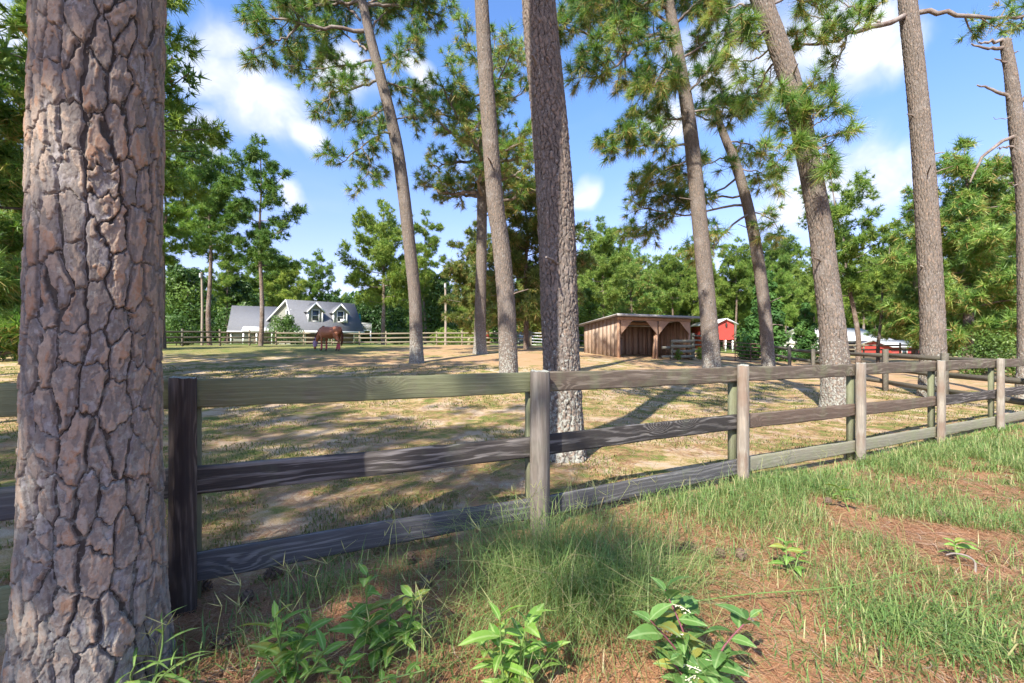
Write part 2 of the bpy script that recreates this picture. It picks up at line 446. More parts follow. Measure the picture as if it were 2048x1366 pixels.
# ------------------------------------------------------------------ ground
FP = [(-4.05, 1.42), (-1.88, 2.60), (.224, 3.64), (2.55, 5.02), (4.82, 6.29), (7.06, 7.49), (9.26, 8.63), (11.45, 9.80)]   # front fence posts
FN = np.array([-.476, .879])         # fence normal, into the paddock
def side(x, y):
    """signed distance behind the front fence"""
    return (np.asarray(x)+1.88)*FN[0]+(np.asarray(y)-2.60)*FN[1]

M_GROUND, g = material('ground')
pos = g.new('ShaderNodeNewGeometry').outputs['Position']
s = g.sep(pos)
flat = g.comb(s[0], s[1], 0.)
sd_ = g.math('ADD', g.math('MULTIPLY', g.math('ADD', s[0], 1.88), float(FN[0])), g.math('MULTIPLY', g.math('SUBTRACT', s[1], 2.6), float(FN[1])))
sdn = g.math('ADD', sd_, g.math('MULTIPLY', g.math('SUBTRACT', g.noise(flat, 1.4, 3, .5), .5), 1.0))
n_a = g.noise(flat, .33, 4, .55); n_b = g.noise(flat, .95, 5, .6); n_c = g.noise(flat, 3.2, 5, .65); n_d = g.noise(flat, 17., 5, .7); n_e = g.noise(flat, 70., 3, .65)
# pine straw, lying in all directions
st1 = g.noise(g.vmath('MULTIPLY', g.comb(g.math('ADD', s[0], g.math('MULTIPLY', s[1], .6)), g.math('SUBTRACT', s[1], g.math('MULTIPLY', s[0], .6)), 0.), (9., 110., 1.)), 1., 2., .6)
st2 = g.noise(g.vmath('MULTIPLY', g.comb(g.math('SUBTRACT', s[0], g.math('MULTIPLY', s[1], .9)), g.math('ADD', s[1], g.math('MULTIPLY', s[0], .9)), 0.), (9., 110., 1.)), 1., 2., .6)
stf = g.math('MAXIMUM', st1, st2)
straw = g.ramp(stf, [(.35, (.18, .088, .048)), (.5, (.30, .15, .08)), (.62, (.40, .225, .13)), (.75, (.46, .33, .23))])
straw = g.mix(g.math('MULTIPLY', g.step(n_c, .52, .70), .5), straw, (.25, .215, .18))
sand = g.mix(n_d, (.43, .335, .23), (.56, .45, .325))
sand = g.mix(g.step(n_e, .45, .75), sand, (.31, .215, .125))
dry = g.mix(n_d, (.39, .27, .125), (.54, .39, .20))
dry = g.mix(g.step(n_e, .38, .7), dry, (.25, .18, .075))
green = g.mix(n_d, (.105, .135, .032), (.225, .245, .07))
green = g.mix(g.step(n_e, .45, .75), green, (.075, .10, .028))
dry = g.mix(g.step(stf, .56, .70), dry, (.47, .265, .135))
pad = g.mix(g.step(g.math('ADD', n_b, g.math('MULTIPLY', n_c, .6)), .77, .93), dry, sand)
pad = g.mix(g.step(g.math('ADD', g.math('MULTIPLY', n_b, .6), g.math('MULTIPLY', n_c, .6)), .63, .49), pad, green)
# straw gathers under the pines at the back of the paddock
far_s = g.math('MULTIPLY', g.step(s[1], 11., 19.), g.step(s[0], -16., -5.))
straw_far = g.mix(g.math('MULTIPLY', n_d, .8), (.37, .215, .115), (.50, .345, .20))
sm = g.step(g.math('ADD', g.math('ADD', n_a, g.math('MULTIPLY', n_c, .35)), g.math('MULTIPLY', far_s, .22)), .76, .98)
pad = g.mix(sm, pad, straw_far)
bk = g.math('MULTIPLY', g.step(s[1], 20., 26.), g.step(s[0], -6., -10.))
pad = g.mix(g.math('MULTIPLY', bk, g.step(n_b, .35, .6)), pad, green)
verge = g.mix(g.step(g.math('ADD', n_b, g.math('MULTIPLY', n_c, .4)), .80, .95), straw, g.mix(n_d, (.10, .075, .05), (.22, .18, .13)))
verge = g.mix(g.math('MULTIPLY', g.step(s[0], 2.2, 5.5), g.step(n_c, .42, .6)), verge, g.mix(n_d, (.10, .13, .04), (.19, .21, .075)))
col = g.mix(g.step(sdn, -.35, .35), verge, pad)
# lawn and sandy drive past the far fence
lawn = g.mix(n_b, (.10, .165, .03), (.20, .26, .06))
lawn = g.mix(g.step(n_a, .52, .64), lawn, (.40, .33, .24))
col = g.mix(g.step(s[1], 46., 49.), col, lawn)
hgt = g.math('ADD', g.math('MULTIPLY', n_d, .6), g.math('ADD', g.math('MULTIPLY', n_e, .35), g.math('MULTIPLY', stf, .3)))
g.out(g.bsdf(col, .95, g.bump(hgt, .7, .03), 0, .08))

nx, ny = 240, 250
a = np.linspace(-1, 1, nx); gx = np.sinh(a*6.2)/np.sinh(6.2)*420
b = np.linspace(0, 1, ny); gy = -45+0*b
tt = np.linspace(-2.45, 5.35, ny); gy = 4+np.sinh(tt)*6.5
X, Y = np.meshgrid(gx+2, gy)
Z = elev(X, Y)
idx = np.arange(nx*ny).reshape(ny, nx)
q = np.stack([idx[:-1, :-1], idx[:-1, 1:], idx[1:, 1:], idx[1:, :-1]], -1).reshape(-1, 4)
me = raw_mesh('ground', np.stack([X, Y, Z], -1).reshape(-1, 3), q, np.zeros((0, 3), int), M_GROUND, True)
tag(obj('ground', me), kind='structure')

# ------------------------------------------------------------------ front fence
WOOD = dict(
    green=m_wood('board_green', (.29, .27, .195), (.145, .135, .09), (.175, .19, .10), .7, freq=30, amp=.4, contrast=.7),
    char=m_wood('board_charcoal', (.28, .255, .235), (.055, .048, .044), (.11, .12, .08), .15, freq=15, amp=.7, contrast=.8),
    slate=m_wood('board_slate', (.235, .23, .225), (.085, .083, .085), (.12, .13, .095), .18, freq=24, amp=.4, contrast=.7),
    brown=m_wood('board_brown', (.26, .22, .175), (.105, .082, .064), (.16, .17, .10), .35, freq=15, amp=.7, contrast=.75),
    black=m_wood('board_black', (.23, .215, .20), (.042, .038, .036), (.10, .11, .08), .12, freq=13, amp=.8, contrast=.8),
    rust=m_wood('board_rust', (.24, .19, .15), (.115, .083, .064), (.15, .155, .095), .22, freq=18, amp=.6, contrast=.6),
    pale=m_wood('board_pale', (.36, .34, .27), (.215, .20, .15), (.215, .225, .135), .45, freq=24, amp=.4, contrast=.5),
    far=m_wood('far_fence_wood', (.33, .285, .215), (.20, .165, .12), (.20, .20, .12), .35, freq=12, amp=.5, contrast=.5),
    fard=m_wood('shaded_fence_wood', (.19, .175, .145), (.11, .098, .08), (.13, .14, .09), .35, freq=12, amp=.5, contrast=.5),  # darker copy of the far fence wood, with shade put into its colour
)
POSTM = [m_wood('post_grey', (.25, .23, .2), (.10, .085, .075), (.14, .16, .1), .35, 'Z', 22, .4, .7),
         m_wood('post_dark', (.21, .17, .145), (.055, .042, .036), (.12, .13, .09), .12, 'Z', 20, .6, .6, (.035, .028, .027), .85),
         m_wood('post_algae', (.28, .255, .22), (.145, .125, .105), (.19, .195, .15), .25, 'Z', 22, .4, .6, (.085, .068, .058), .5),
         m_wood('post_rusty', (.36, .335, .285), (.23, .195, .158), (.25, .245, .18), .2, 'Z', 16, .5, .6, (.18, .115, .08), .6),
         m_wood('post_pale', (.355, .335, .285), (.225, .198, .165), (.24, .24, .18), .25, 'Z', 16, .5, .6, (.19, .135, .10), .55)]
M_BATTEN = m_wood('batten_green', (.24, .24, .16), (.12, .12, .08), (.155, .17, .095), .6, 'Z', 26, .4, .5)

def board_mesh(name, L, h, th, mat, seed, nx=28):
    """sawn board, length along X: slight bow, wavering worn edges, eased arrises"""
    r = np.random.default_rng(seed)
    xs = np.linspace(-L/2, L/2, nx)
    prof = np.array([(-.5, -.42), (-.42, -.5), (.42, -.5), (.5, -.42), (.5, .42), (.42, .5), (-.42, .5), (-.5, .42)])   # (thickness, height)
    bow = .006*np.sin(np.linspace(0, np.pi, nx)+r.uniform(-.5, .5))*r.choice([-1, 1])
    et = .0025*(vnoise(xs*4+seed, xs*0, 1.)-.5)*2+.0015*(vnoise(xs*17+seed, xs*0, 2.)-.5)*2
    eb = .003*(vnoise(xs*4+seed, xs*0, 3.)-.5)*2+.002*(vnoise(xs*15+seed, xs*0, 4.)-.5)*2
    twist = r.uniform(-.02, .02)*np.linspace(-1, 1, nx)
    v = np.zeros((nx, 8, 3))
    v[:, :, 0] = xs[:, None]
    pz = prof[:, 1][None]*h+np.where(prof[:, 1] > 0, et[:, None], eb[:, None])+bow[:, None]
    py = prof[:, 0][None]*th+twist[:, None]*pz
    v[:, :, 1] = py; v[:, :, 2] = pz
    i = np.arange(nx-1)[:, None]*8; j = np.arange(8)[None]; j2 = (j+1) % 8
    q = np.stack([i+j, i+j2, i+8+j2, i+8+j], -1).reshape(-1, 4)
    m = MB(); m.quads(v.reshape(-1, 3), q)
    for e, o in ((0, 1), (nx-1, -1)):
        c = v[e]; t = [[0, k+1, k] if o > 0 else [0, k, k+1] for k in range(1, 7)]
        m.tris(c, t)
    return m.mesh(name, mat)
def place_between(o, A, B, root):
    A, B = Vector(A), Vector(B); d = B-A
    o.location = (A+B)/2-root.location
    o.rotation_euler = (0, -math.atan2(d.z, math.hypot(d.x, d.y)), math.atan2(d.y, d.x))

root = thing('board_fence', 'weathered three board fence with round posts crossing the foreground', 'fence', (FP[1][0], FP[1][1], elev(*FP[1])))
def post_mesh(name, hgt, rad, mat, seed, below=.25):
    """split round post with a rough, slanting sawn top"""
    r = np.random.default_rng(seed); k = 20; n = 22
    zs = np.linspace(-below, hgt, n); th = np.arange(k)*2*np.pi/k
    v = np.zeros((n, k, 3))
    sl = r.uniform(-.08, .08); sl2 = r.uniform(-.05, .12)
    for i, z in enumerate(zs):
        rr = rad*(1+.05*(vnoise(np.cos(th)*1.6+seed, np.sin(th)*1.6+z*2.2, 1.)-.5)*2+.035*(vnoise(np.cos(th)*6+seed, np.sin(th)*6+z*1.3, 2.)-.5)*2)
        rr = rr*(1+.04*(1-(z+below)/(hgt+below)))
        x, y = np.cos(th)*rr, np.sin(th)*rr*.92
        y = np.minimum(y, rad*.62)                       # flat back against the boards
        f = max(0, (z-(hgt-.02))/.02)*.06
        v[i, :, 0] = x*(1-f); v[i, :, 1] = y*(1-f); v[i, :, 2] = z
    v[-1, :, 2] += v[-1, :, 0]*sl+v[-1, :, 1]*sl2+.003*r.normal(size=k)
    v[-2, :, 2] = v[-1, :, 2]-.012
    i = np.arange(n-1)[:, None]*k; j = np.arange(k)[None]; j2 = (j+1) % k
    q = np.stack([i+j, i+j2, i+k+j2, i+k+j], -1).reshape(-1, 4)
    m = MB(); m.quads(v.reshape(-1, 3), q)
    top = v[-1]; c = top.mean(0); m.tris(np.vstack([top, c]), [[k, a, (a+1) % k] for a in range(k)])
    me = m.mesh(name, [mat, M_ENDGRAIN])
    mi = np.zeros(len(me.polygons), np.int32); mi[-k:] = 1
    me.polygons.foreach_set('material_index', mi)
    sm = np.ones(len(me.polygons), bool); sm[-k:] = False
    me.polygons.foreach_set('use_smooth', sm)
    return me
TOPZ = [1.345, 1.345, 1.315, 1.29, 1.252, 1.235, 1.225, 1.22]
BC = [(1.25, .735, .225), (1.244, .728, .218), (1.22, .697, .194), (1.186, .653, .149), (1.156, .597, .085), (1.14, .562, .045), (1.13, .545, .03), (1.12, .54, .02)]
pm = [0, 1, 2, 3, 4, 3, 4, 0]
for k, (x, y) in enumerate(FP):
    e = float(elev(x, y))
    ang = math.atan2(FN[1], FN[0])-math.pi/2
    o = obj('post', post_mesh('post', TOPZ[k]-e, .066 if k != 2 else .080, POSTM[pm[k]], 10+k), root, (x-root.location.x, y-root.location.y, e-root.location.z), (0, 0, ang))
    bx, by = x+FN[0]*.135, y+FN[1]*.135
    m = MB(); m.box((-.06, -.03, -.2), (.06, .03, BC[k][0]+.05-e))
    obj('batten', m.mesh('batten', M_BATTEN), root, (bx-root.location.x+.015, by-root.location.y, e-root.location.z), (0, 0, ang))
MATS = [('green', 'slate', 'green'), ('green', 'char', 'slate'), ('brown', 'black', 'slate'), ('brown', 'rust', 'pale'), ('brown', 'rust', 'pale'), ('brown', 'char', 'pale'), ('brown', 'char', 'pale')]
for k in range(7):
    for b in range(3):
        off = FN*.078
        A = (FP[k][0]+off[0], FP[k][1]+off[1], BC[k][b]); B = (FP[k+1][0]+off[0], FP[k+1][1]+off[1], BC[k+1][b])
        L = (Vector(A)-Vector(B)).length-.006
        o = obj('board', board_mesh('board', L, .165, .034, WOOD[MATS[k][b]], 30+k*3+b), root)
        place_between(o, A, B, root)
# ------------------------------------------------------------------ trees
def vor_edge(u, v, nu, seed, ju=.7, jv=.8):
    """Voronoi cells round the trunk: distance to the nearest cell border, a number per cell and the offset from its centre"""
    iu, iv = np.floor(u), np.floor(v)
    def pt(cu, cv):
        cm = np.mod(cu, nu)
        return cu+.5+(h2(cm, cv, seed)-.5)*ju, cv+.5+(h2(cm, cv, seed+1.7)-.5)*jv+(h2(cm, cm*0, seed+3.)-.5)*.9
    f1 = np.full(u.shape, 99.); bx = np.zeros(u.shape); by = np.zeros(u.shape); bid = np.zeros(u.shape)
    nb = [(du, dv) for du in (-1, 0, 1) for dv in (-2, -1, 0, 1, 2)]
    for du, dv in nb:
        px, py = pt(iu+du, iv+dv); d = (u-px)**2+(v-py)**2; c = d < f1
        f1 = np.where(c, d, f1); bx = np.where(c, px, bx); by = np.where(c, py, by); bid = np.where(c, h2(np.mod(iu+du, nu), iv+dv, seed+4.2), bid)
    ed = np.full(u.shape, 9.); eo = np.zeros(u.shape)
    for du, dv in nb:
        px, py = pt(iu+du, iv+dv); ex, ey = px-bx, py-by; l = np.sqrt(ex*ex+ey*ey)
        d = ((bx+px)*.5-u)*ex+((by+py)*.5-v)*ey
        d = np.where(l > 1e-4, d/np.maximum(l, 1e-4), 9.); c = d < ed
        ed = np.where(c, d, ed); eo = np.where(c, np.abs(ex)/np.maximum(l, 1e-4), eo)
    return ed, bid, u-bx, v-by, eo

def bark_trunk(pts, rad, pw, ph, depth, nc, nr, seed, flare=.0, flutes=5, vis=None, face=None):
    """trunk surface: flat flaking bark plates of two sizes parted by furrows"""
    pts = np.asarray(pts, float); rad = np.asarray(rad, float)
    seg = np.concatenate([[0], np.cumsum(np.linalg.norm(np.diff(pts, axis=0), axis=1))])
    S = np.linspace(0, seg[-1], nr)
    if vis is not None and vis < seg[-1]*.9:
        k = int(nr*.88); S = np.concatenate([np.linspace(0, vis, k), np.linspace(vis, seg[-1], nr-k+1)[1:]])
    fine = spline(np.hstack([pts, rad[:, None]]), 200)
    fs = np.concatenate([[0], np.cumsum(np.linalg.norm(np.diff(fine[:, :3], axis=0), axis=1))]); fs *= seg[-1]/fs[-1]
    P = np.stack([np.interp(S, fs, fine[:, c]) for c in range(4)], -1)
    th = np.arange(nc)*2*np.pi/nc
    if face is not None:
        k = int(nc*.8); th = np.concatenate([face-1.75+np.arange(k)/k*3.5, face+1.75+np.arange(nc-k)/(nc-k)*(2*np.pi-3.5)])
    rm = rad[:max(2, len(rad)*2//3)].mean(); nu = max(6, int(round(2*np.pi*rm/pw)))
    TH, SS = np.meshgrid(th, S)
    # metres round the trunk (via the circle, so that nothing breaks at the seam)
    X_, Y_ = np.cos(TH)*rm, np.sin(TH)*rm
    def nz(f, s_, st=1.0, o=3): return fbm(X_*f/pw+SS*f/ph*.55*st+31, Y_*f/pw-SS*f/ph*.83*st+17, seed+s_, o)-.44
    wu = nz(.45, 1)*.9+nz(2.2, 2)*.42+nz(5.5, 3, 1., 3)*.26
    wv = nz(.45, 5)*.9+nz(2.2, 6)*.42+nz(5.5, 7, 1., 3)*.24
    u = TH/(2*np.pi)*nu+wu; v = SS/ph+wv
    ed, pid, ox, oy, eo = vor_edge(u, v, nu, seed, .8, .95)
    fw = np.maximum(.018, (.018+.10*eo**2)*(1+2.2*nz(.8, 11)))           # furrows run up the trunk; cross cracks stay thin
    plate = sstep(fw*.55, fw*1.15+.02, ed)
    e2, fid, qx, qy, _ = vor_edge(u*2.2+nz(2.4, 21)*1.3, v*2.0+nz(2.4, 22)*1.3+pid*7, nu*2, seed+9, .95, .95)
    e3, gid, rx, ry, _ = vor_edge(u*5+nz(4., 24)*1.4, v*4.0+nz(4., 25)*1.4+pid*3, nu*5, seed+19, .95, .95)
    lift = (fid-.5)*.85+(gid-.5)*.34-(qy*.20+qx*.1)-oy*.18      # scales overlap like shingles, proud at the lower edge
    rough = nz(9., 8, 1., 3)
    disp = depth*(plate*(.66+.22*(pid-.5)+.42*lift)+.14*rough+(1-plate)*.30*nz(3.5, 14, .35, 3))-depth*.7
    fl = np.exp(-SS/.35)*flare
    lob = 1+.10*np.exp(-SS/.45)*np.cos(flutes*TH+seed)*(1 if flare > 0 else 0)
    rr = (P[:, 3][:, None]+fl)*lob+disp
    V = np.stack([P[:, 0][:, None]+np.cos(TH)*rr, P[:, 1][:, None]+np.sin(TH)*rr, P[:, 2][:, None]+0*rr], -1)
    i = np.arange(nr-1)[:, None]*nc; j = np.arange(nc)[None]; j2 = (j+1) % nc
    q = np.stack([i+j, i+j2, i+nc+j2, i+nc+j], -1).reshape(-1, 4)
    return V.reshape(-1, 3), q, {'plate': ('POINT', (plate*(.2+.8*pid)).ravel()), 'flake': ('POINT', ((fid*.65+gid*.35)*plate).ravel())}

def unit(v): return v/(np.linalg.norm(v, axis=-1, keepdims=True)+1e-9)
def tufts(pos, dr, L, n, w, r, tint=(.38, .22), droop=.25, brown=.12, spread=1.0):
    """needle tufts: n thin blades fanning out from each twig tip"""
    N = len(pos)
    pos = np.repeat(pos, n, 0); dr = np.repeat(dr, n, 0)
    Lr = np.repeat(np.broadcast_to(L, (N,))*r.uniform(.58, 1.22, N), n)*r.uniform(.6, 1.1, N*n)
    rd = unit(r.normal(size=(N*n, 3)))
    d = unit(dr*r.uniform(.15, 1.25, (N*n, 1))+rd*spread)
    back = r.uniform(-.38, .12, (N*n, 1))*Lr[:, None]
    b = pos+dr*back
    tip = b+d*Lr[:, None]; tip[:, 2] -= droop*Lr*r.uniform(.3, 1.2, N*n)*np.hypot(d[:, 0], d[:, 1])
    sidev = unit(np.cross(d, unit(r.normal(size=(N*n, 3)))))*w*.5*r.uniform(.7, 1.3, (N*n, 1))
    V = np.stack([b+sidev, b-sidev, tip], 1).reshape(-1, 3)
    q = np.arange(N*n*3).reshape(-1, 3)
    t0 = np.repeat(np.clip(r.normal(tint[0], tint[1], N), 0, .8), n)
    tn = np.clip(t0+r.normal(0, .09, N*n), 0, .84)
    low = (d[:, 2] < -.15) & (r.random(N*n) < brown*3)
    dead = np.repeat(r.random(N) < brown*.45, n) & (r.random(N*n) < .7)
    tn = np.where(low | dead, r.uniform(.86, 1., N*n), tn)
    return V, q, tn

def ortho(d, r):
    return unit(np.cross(d, unit(r.normal(size=3))))
def grow(mains, r, wood, sub=.55, twigs=4, tw_len=.42, sub_len=.42, up=.25, start=.22, gap=.5, droop_b=0.):
    """side branches and twigs along main limbs; returns tuft positions and directions"""
    TP, TD = [], []
    for pts, r0 in mains:
        p = spline(pts, 14); L = np.linalg.norm(np.diff(p, axis=0), axis=1).sum()
        p[1:-1] += r.normal(0, .018*L**.5, (12, 3))
        wood.tube(p, np.linspace(r0, max(.012, r0*.28), 14), 6, True)
        n = max(2, int(L*(1-start)/gap))
        for t in np.linspace(start, .97, n)+r.uniform(-.03, .03, n):
            i = min(12, max(0, int(t*13))); base = p[i]+(p[i+1]-p[i])*(t*13-i)
            fw = unit(p[i+1]-p[i])
            d = unit(fw*.55+ortho(fw, r)*.9*np.array([1, 1, .55])+np.array([0, 0, up]))
            l2 = (sub_len*(1.15-.55*t)*L**.6+.25)*r.uniform(.6, 1.25)
            d2 = unit(d+r.normal(0, .25, 3)+np.array([0, 0, .2-droop_b]))
            sp = spline([base, base+d*l2*.5+r.normal(0, .04, 3), base+d*l2*.5+d2*l2*.5], 6)
            wood.tube(sp, np.linspace(max(.010, r0*.38), .008, 6), 4, False)
            TP.append(sp[-1]); TD.append(d2)
            for k in range(twigs):
                tt = r.uniform(.3, .95); b2 = sp[min(4, int(tt*5))]
                f2 = unit(sp[-1]-sp[0])
                dd = unit(f2*.5+ortho(f2, r)*.9+np.array([0, 0, .28-droop_b*1.4]))
                l3 = tw_len*r.uniform(.5, 1.25)
                e2 = b2+dd*l3+np.array([0, 0, .04-droop_b*.15])
                wood.tube([b2, (b2+e2)/2+r.normal(0, .03, 3), e2], [.009, .007, .006], 3, False)
                TP.append(e2); TD.append(unit(dd+np.array([0, 0, .35-droop_b])))
        TP.append(p[-1]); TD.append(unit(p[-1]-p[-2]))
    return np.array(TP), np.array(TD)

def trunk_at(pts, rad, z):
    p = spline(np.hstack([pts, np.asarray(rad)[:, None]]), 120)
    i = int(np.argmin(abs(p[:, 2]-z))); return p[i, :3], p[i, 3]
def auto_mains(pts, rad, z0, z1, Rmax, n, r, top=.35, upk=.3, low=1.0):
    out = []
    for i in range(n):
        f = (i+.5)/n+r.uniform(-.04, .04); z = z0+(z1-z0)*f
        p, rr = trunk_at(pts, rad, z)
        a = i*2.4+r.uniform(-.5, .5)
        prof = (low+(1-low)*min(1, f/.35)) if f < .35 else 1-(1-top)*((f-.35)/.65)**1.5
        L = Rmax*prof*r.uniform(.7, 1.15)
        h = np.array([math.cos(a), math.sin(a), 0])
        e = p+h*L+np.array([0, 0, L*upk*(.4+f)*r.uniform(.5, 1.4)])
        out.append(([p, p+h*L*.5+np.array([0, 0, L*upk*.15])+r.normal(0, .12, 3), e], max(.02, rr*.42)))
    p, rr = trunk_at(pts, rad, z1)
    out.append(([p, p+np.array([.1, .05, .8]), p+np.array([.15, 0, 1.6])], rr*.6))
    return out

def pine(name, label, z, bx, path, widths, top, mains=(), auto=None, bark=None, tuft=dict(), gr=dict(), seed=1, cat='pine tree', mat=M_NEEDLE, group=None, stubs=0, more=()):
    """a pine seen close: path holds the trunk's centre line in the photograph, widths its breadth there"""
    r = np.random.default_rng(seed)
    X = (bx-1024)/F*z; ez = float(elev(X, z))
    pts = [np.array([X, z, ez-.15])]; rad = [widths[0]/F*z/2*1.05*math.cos(math.atan((bx-1024)/F))]
    for (u, v), w in zip(path, widths):
        pts.append(W(u, v, z)); rad.append(w/F*z/2*math.cos(math.atan((u-1024)/F)))     # a trunk off to the side looks broader than it is
    if top is not None:
        d = unit(pts[-1]-pts[-2]); d = unit(d*np.array([.6, .6, 1]))
        while pts[-1][2] < top:
            pts.append(pts[-1]+d*2.5); rad.append(max(.05, rad[-1]*.82))
    pts = np.array(pts); rad = np.array(rad)
    root = thing(name, label, cat, (X, z, ez), group=group)
    org = np.array([X, z, ez])
    if bark:
        V, q, at = bark_trunk(pts, rad, *bark[:5], seed, *bark[5:], vis=1.8+.76*z-ez, face=math.atan2(-z, -X))
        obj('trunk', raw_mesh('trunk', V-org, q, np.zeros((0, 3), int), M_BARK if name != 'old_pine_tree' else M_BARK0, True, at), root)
    else:
        m = MB(); fine = spline(np.hstack([pts, rad[:, None]]), 40)
        m.tube(fine[:, :3], fine[:, 3]*(1+r.normal(0, .03, 40)), 12, True); obj('trunk', m.mesh('trunk', M_BARKF, True, None, org), root)
    wood = MB(); allm = []
    for mp, r0 in mains:
        allm.append(([W(u, v, z+dz) for (u, v, dz) in mp], r0))
    if auto: allm += [mm for a in (auto if isinstance(auto, list) else [auto]) for mm in auto_mains(pts, rad, *a[:4], r, *a[4:])]
    for s_ in range(stubs):
        zz = r.uniform(ez+2, min(pts[-1][2], 9)); p, rr = trunk_at(pts, rad, zz); a = r.uniform(math.pi, 2*math.pi)
        h = np.array([math.cos(a), math.sin(a), r.uniform(-.2, .5)]); wood.tube([p+h*rr*.6, p+h*(rr+.1)+[0, 0, .02], p+h*(rr+r.uniform(.12, .5))], [.03, .02, .012], 5)
    if allm or wood.n:
        if allm:
            TP, TD = grow(allm, r, wood, **gr)
            tp = dict(L=.36, n=60, w=.018); tp.update(tuft)
            V, q, tn = tufts(TP, TD, r=r, **tp)
            obj('crown', raw_mesh('crown', V-org, np.zeros((0, 4), int), q, mat, False, {'tint': ('FACE', tn)}), root)
        obj('branches', wood.mesh('branches', M_BRANCH, True, None, org), root)
    return root

# the big trunk at the left edge, beside the fence
X0, Z0 = -1.885, 2.06
e0 = float(elev(X0, Z0))
pts = np.array([[X0-.005, Z0, e0-.12], [X0-.003, Z0, e0+.25], [X0, Z0, .9], [X0+.004, Z0, 1.6], [X0+.02, Z0, 2.4], [X0+.035, Z0, 3.3], [X0+.08, Z0, 5.5], [X0+.2, Z0+.1, 9], [X0+.3, Z0+.2, 14.]])
rad = np.array([.280, .258, .243, .235, .230, .228, .22, .2, .14])
root = thing('old_pine_tree', 'huge old pine trunk with thick flaking bark plates at the left edge', 'pine tree', (X0, Z0, e0))
org = np.array([X0, Z0, e0])
V, q, at = bark_trunk(pts[:6], rad[:6], .086, .185, .026, 290, 800, 3, .012, 4, None, math.atan2(-Z0, -X0))
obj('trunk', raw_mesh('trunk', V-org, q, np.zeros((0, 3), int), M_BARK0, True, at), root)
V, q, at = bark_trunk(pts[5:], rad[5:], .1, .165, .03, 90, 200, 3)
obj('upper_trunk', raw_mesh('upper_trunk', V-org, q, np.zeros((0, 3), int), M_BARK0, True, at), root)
wood = MB(); r = np.random.default_rng(5)
TP, TD = grow(auto_mains(pts, rad, 9.5, 13.6, 3.6, 12, r), r, wood)
V, q, tn = tufts(TP, TD, .36, 26, .05, r)
obj('crown', raw_mesh('crown', V-org, np.zeros((0, 4), int), q, M_NEEDLE, False, {'tint': ('FACE', tn)}), root)
obj('branches', wood.mesh('branches', M_BRANCH, True, None, org), root)

NB = (.06, .095, .02)
SHADE = dict(L=.36, n=22, w=.05)
pine('pine_tree', 'thick straight pine trunk with grey plated bark just behind the fence post', 6.0, 1136, [(1131, 850), (1122, 700), (1110, 400), (1095, 200), (1077, 0)], [70, 74, 74, 71, 67], 14.,
     auto=(10., 14., 3.2, 12), bark=(.062, .11, .030, 124, 560, .06, 5), tuft=SHADE, seed=11, stubs=2)
pine('pine_tree', 'slim pine trunk curving left, between the thick trunk and the sunlit one', 12.4, 1018, [(1017, 740), (1012, 600), (1001, 480), (990, 400), (975, 200), (963, 0)], [38, 36, 35, 34, 31, 27], 16.,
     auto=(12.5, 16., 3., 12), bark=(.055, .09, .02, 90, 420, .04, 5), tuft=SHADE, seed=12, stubs=2)
pine('pine_tree', 'leaning pine with wide sparse crown and lichen grey foot beyond the mossy rail', 19.0, 833, [(833, 710), (830, 600), (820, 500), (809, 400), (795, 300), (778, 220), (760, 150), (741, 75), (724, 0), (708, -60)], [27, 25, 25, 25, 25, 24, 22, 20, 18, 15], 18.5,
     mains=[([(728, 62, 0), (660, 55, -.4), (606, 47, -.8), (556, 36, -.9), (505, 38, -1.2)], .085), ([(600, 47, -.7), (576, 73, -.9), (545, 84, -1.3), (500, 100, -1.5)], .05),
            ([(733, 101, 0), (705, 80, .7), (679, 70, 1.2), (640, 95, 1.4)], .05), ([(752, 161, 0), (717, 173, -.5), (676, 184, -.9), (641, 208, -1.1)], .065),
            ([(735, 62, 0), (757, 40, .4), (780, 20, .8), (830, 10, 1.)], .06), ([(757, 130, 0), (790, 110, -.6), (835, 95, -1.)], .05), ([(765, 165, 0), (800, 172, .6), (842, 185, 1.)], .045),
            ([(789, 263, 0), (760, 270, -.4), (723, 293, -.8), (679, 328, -1.)], .055), ([(723, 293, -.8), (740, 330, -.8), (720, 365, -.7)], .03), ([(783, 240, 0), (815, 235, .6), (850, 240, .9)], .04),
            ([(720, 40, 0), (690, 10, .5), (640, -20, .6), (560, -10, .4)], .06), ([(745, 120, 0), (690, 130, 1.1), (620, 140, 1.6), (580, 130, 2.0)], .05), ([(775, 215, 0), (735, 235, .8), (690, 250, 1.3)], .04), ([(715, 15, 0), (800, -15, .5), (860, 30, .9)], .05)],
     auto=(15.4, 18.5, 3.0, 9), bark=(.06, .095, .02, 64, 420, .06, 5), tuft=dict(L=.42, n=74, w=.020, tint=(.38, .22)), gr=dict(gap=.26, twigs=6, droop_b=.12), seed=13)
pine('pine_tree', 'upright pine with brightly sunlit trunk and rounded crown near the paddock fence', 24.0, 960, [(960, 690), (961, 600), (963, 500), (964, 400), (964, 300), (967, 200), (985, 130)], [25, 22, 21, 20, 18, 13, 8], None,
     auto=[(8.6, 16.0, 3.9, 30, .45, .35, .75)], bark=(.06, .095, .02, 64, 360, .08, 5), tuft=dict(L=.48, n=56, w=.027, tint=(.52, .2), brown=.2), gr=dict(gap=.4, twigs=5), seed=14)
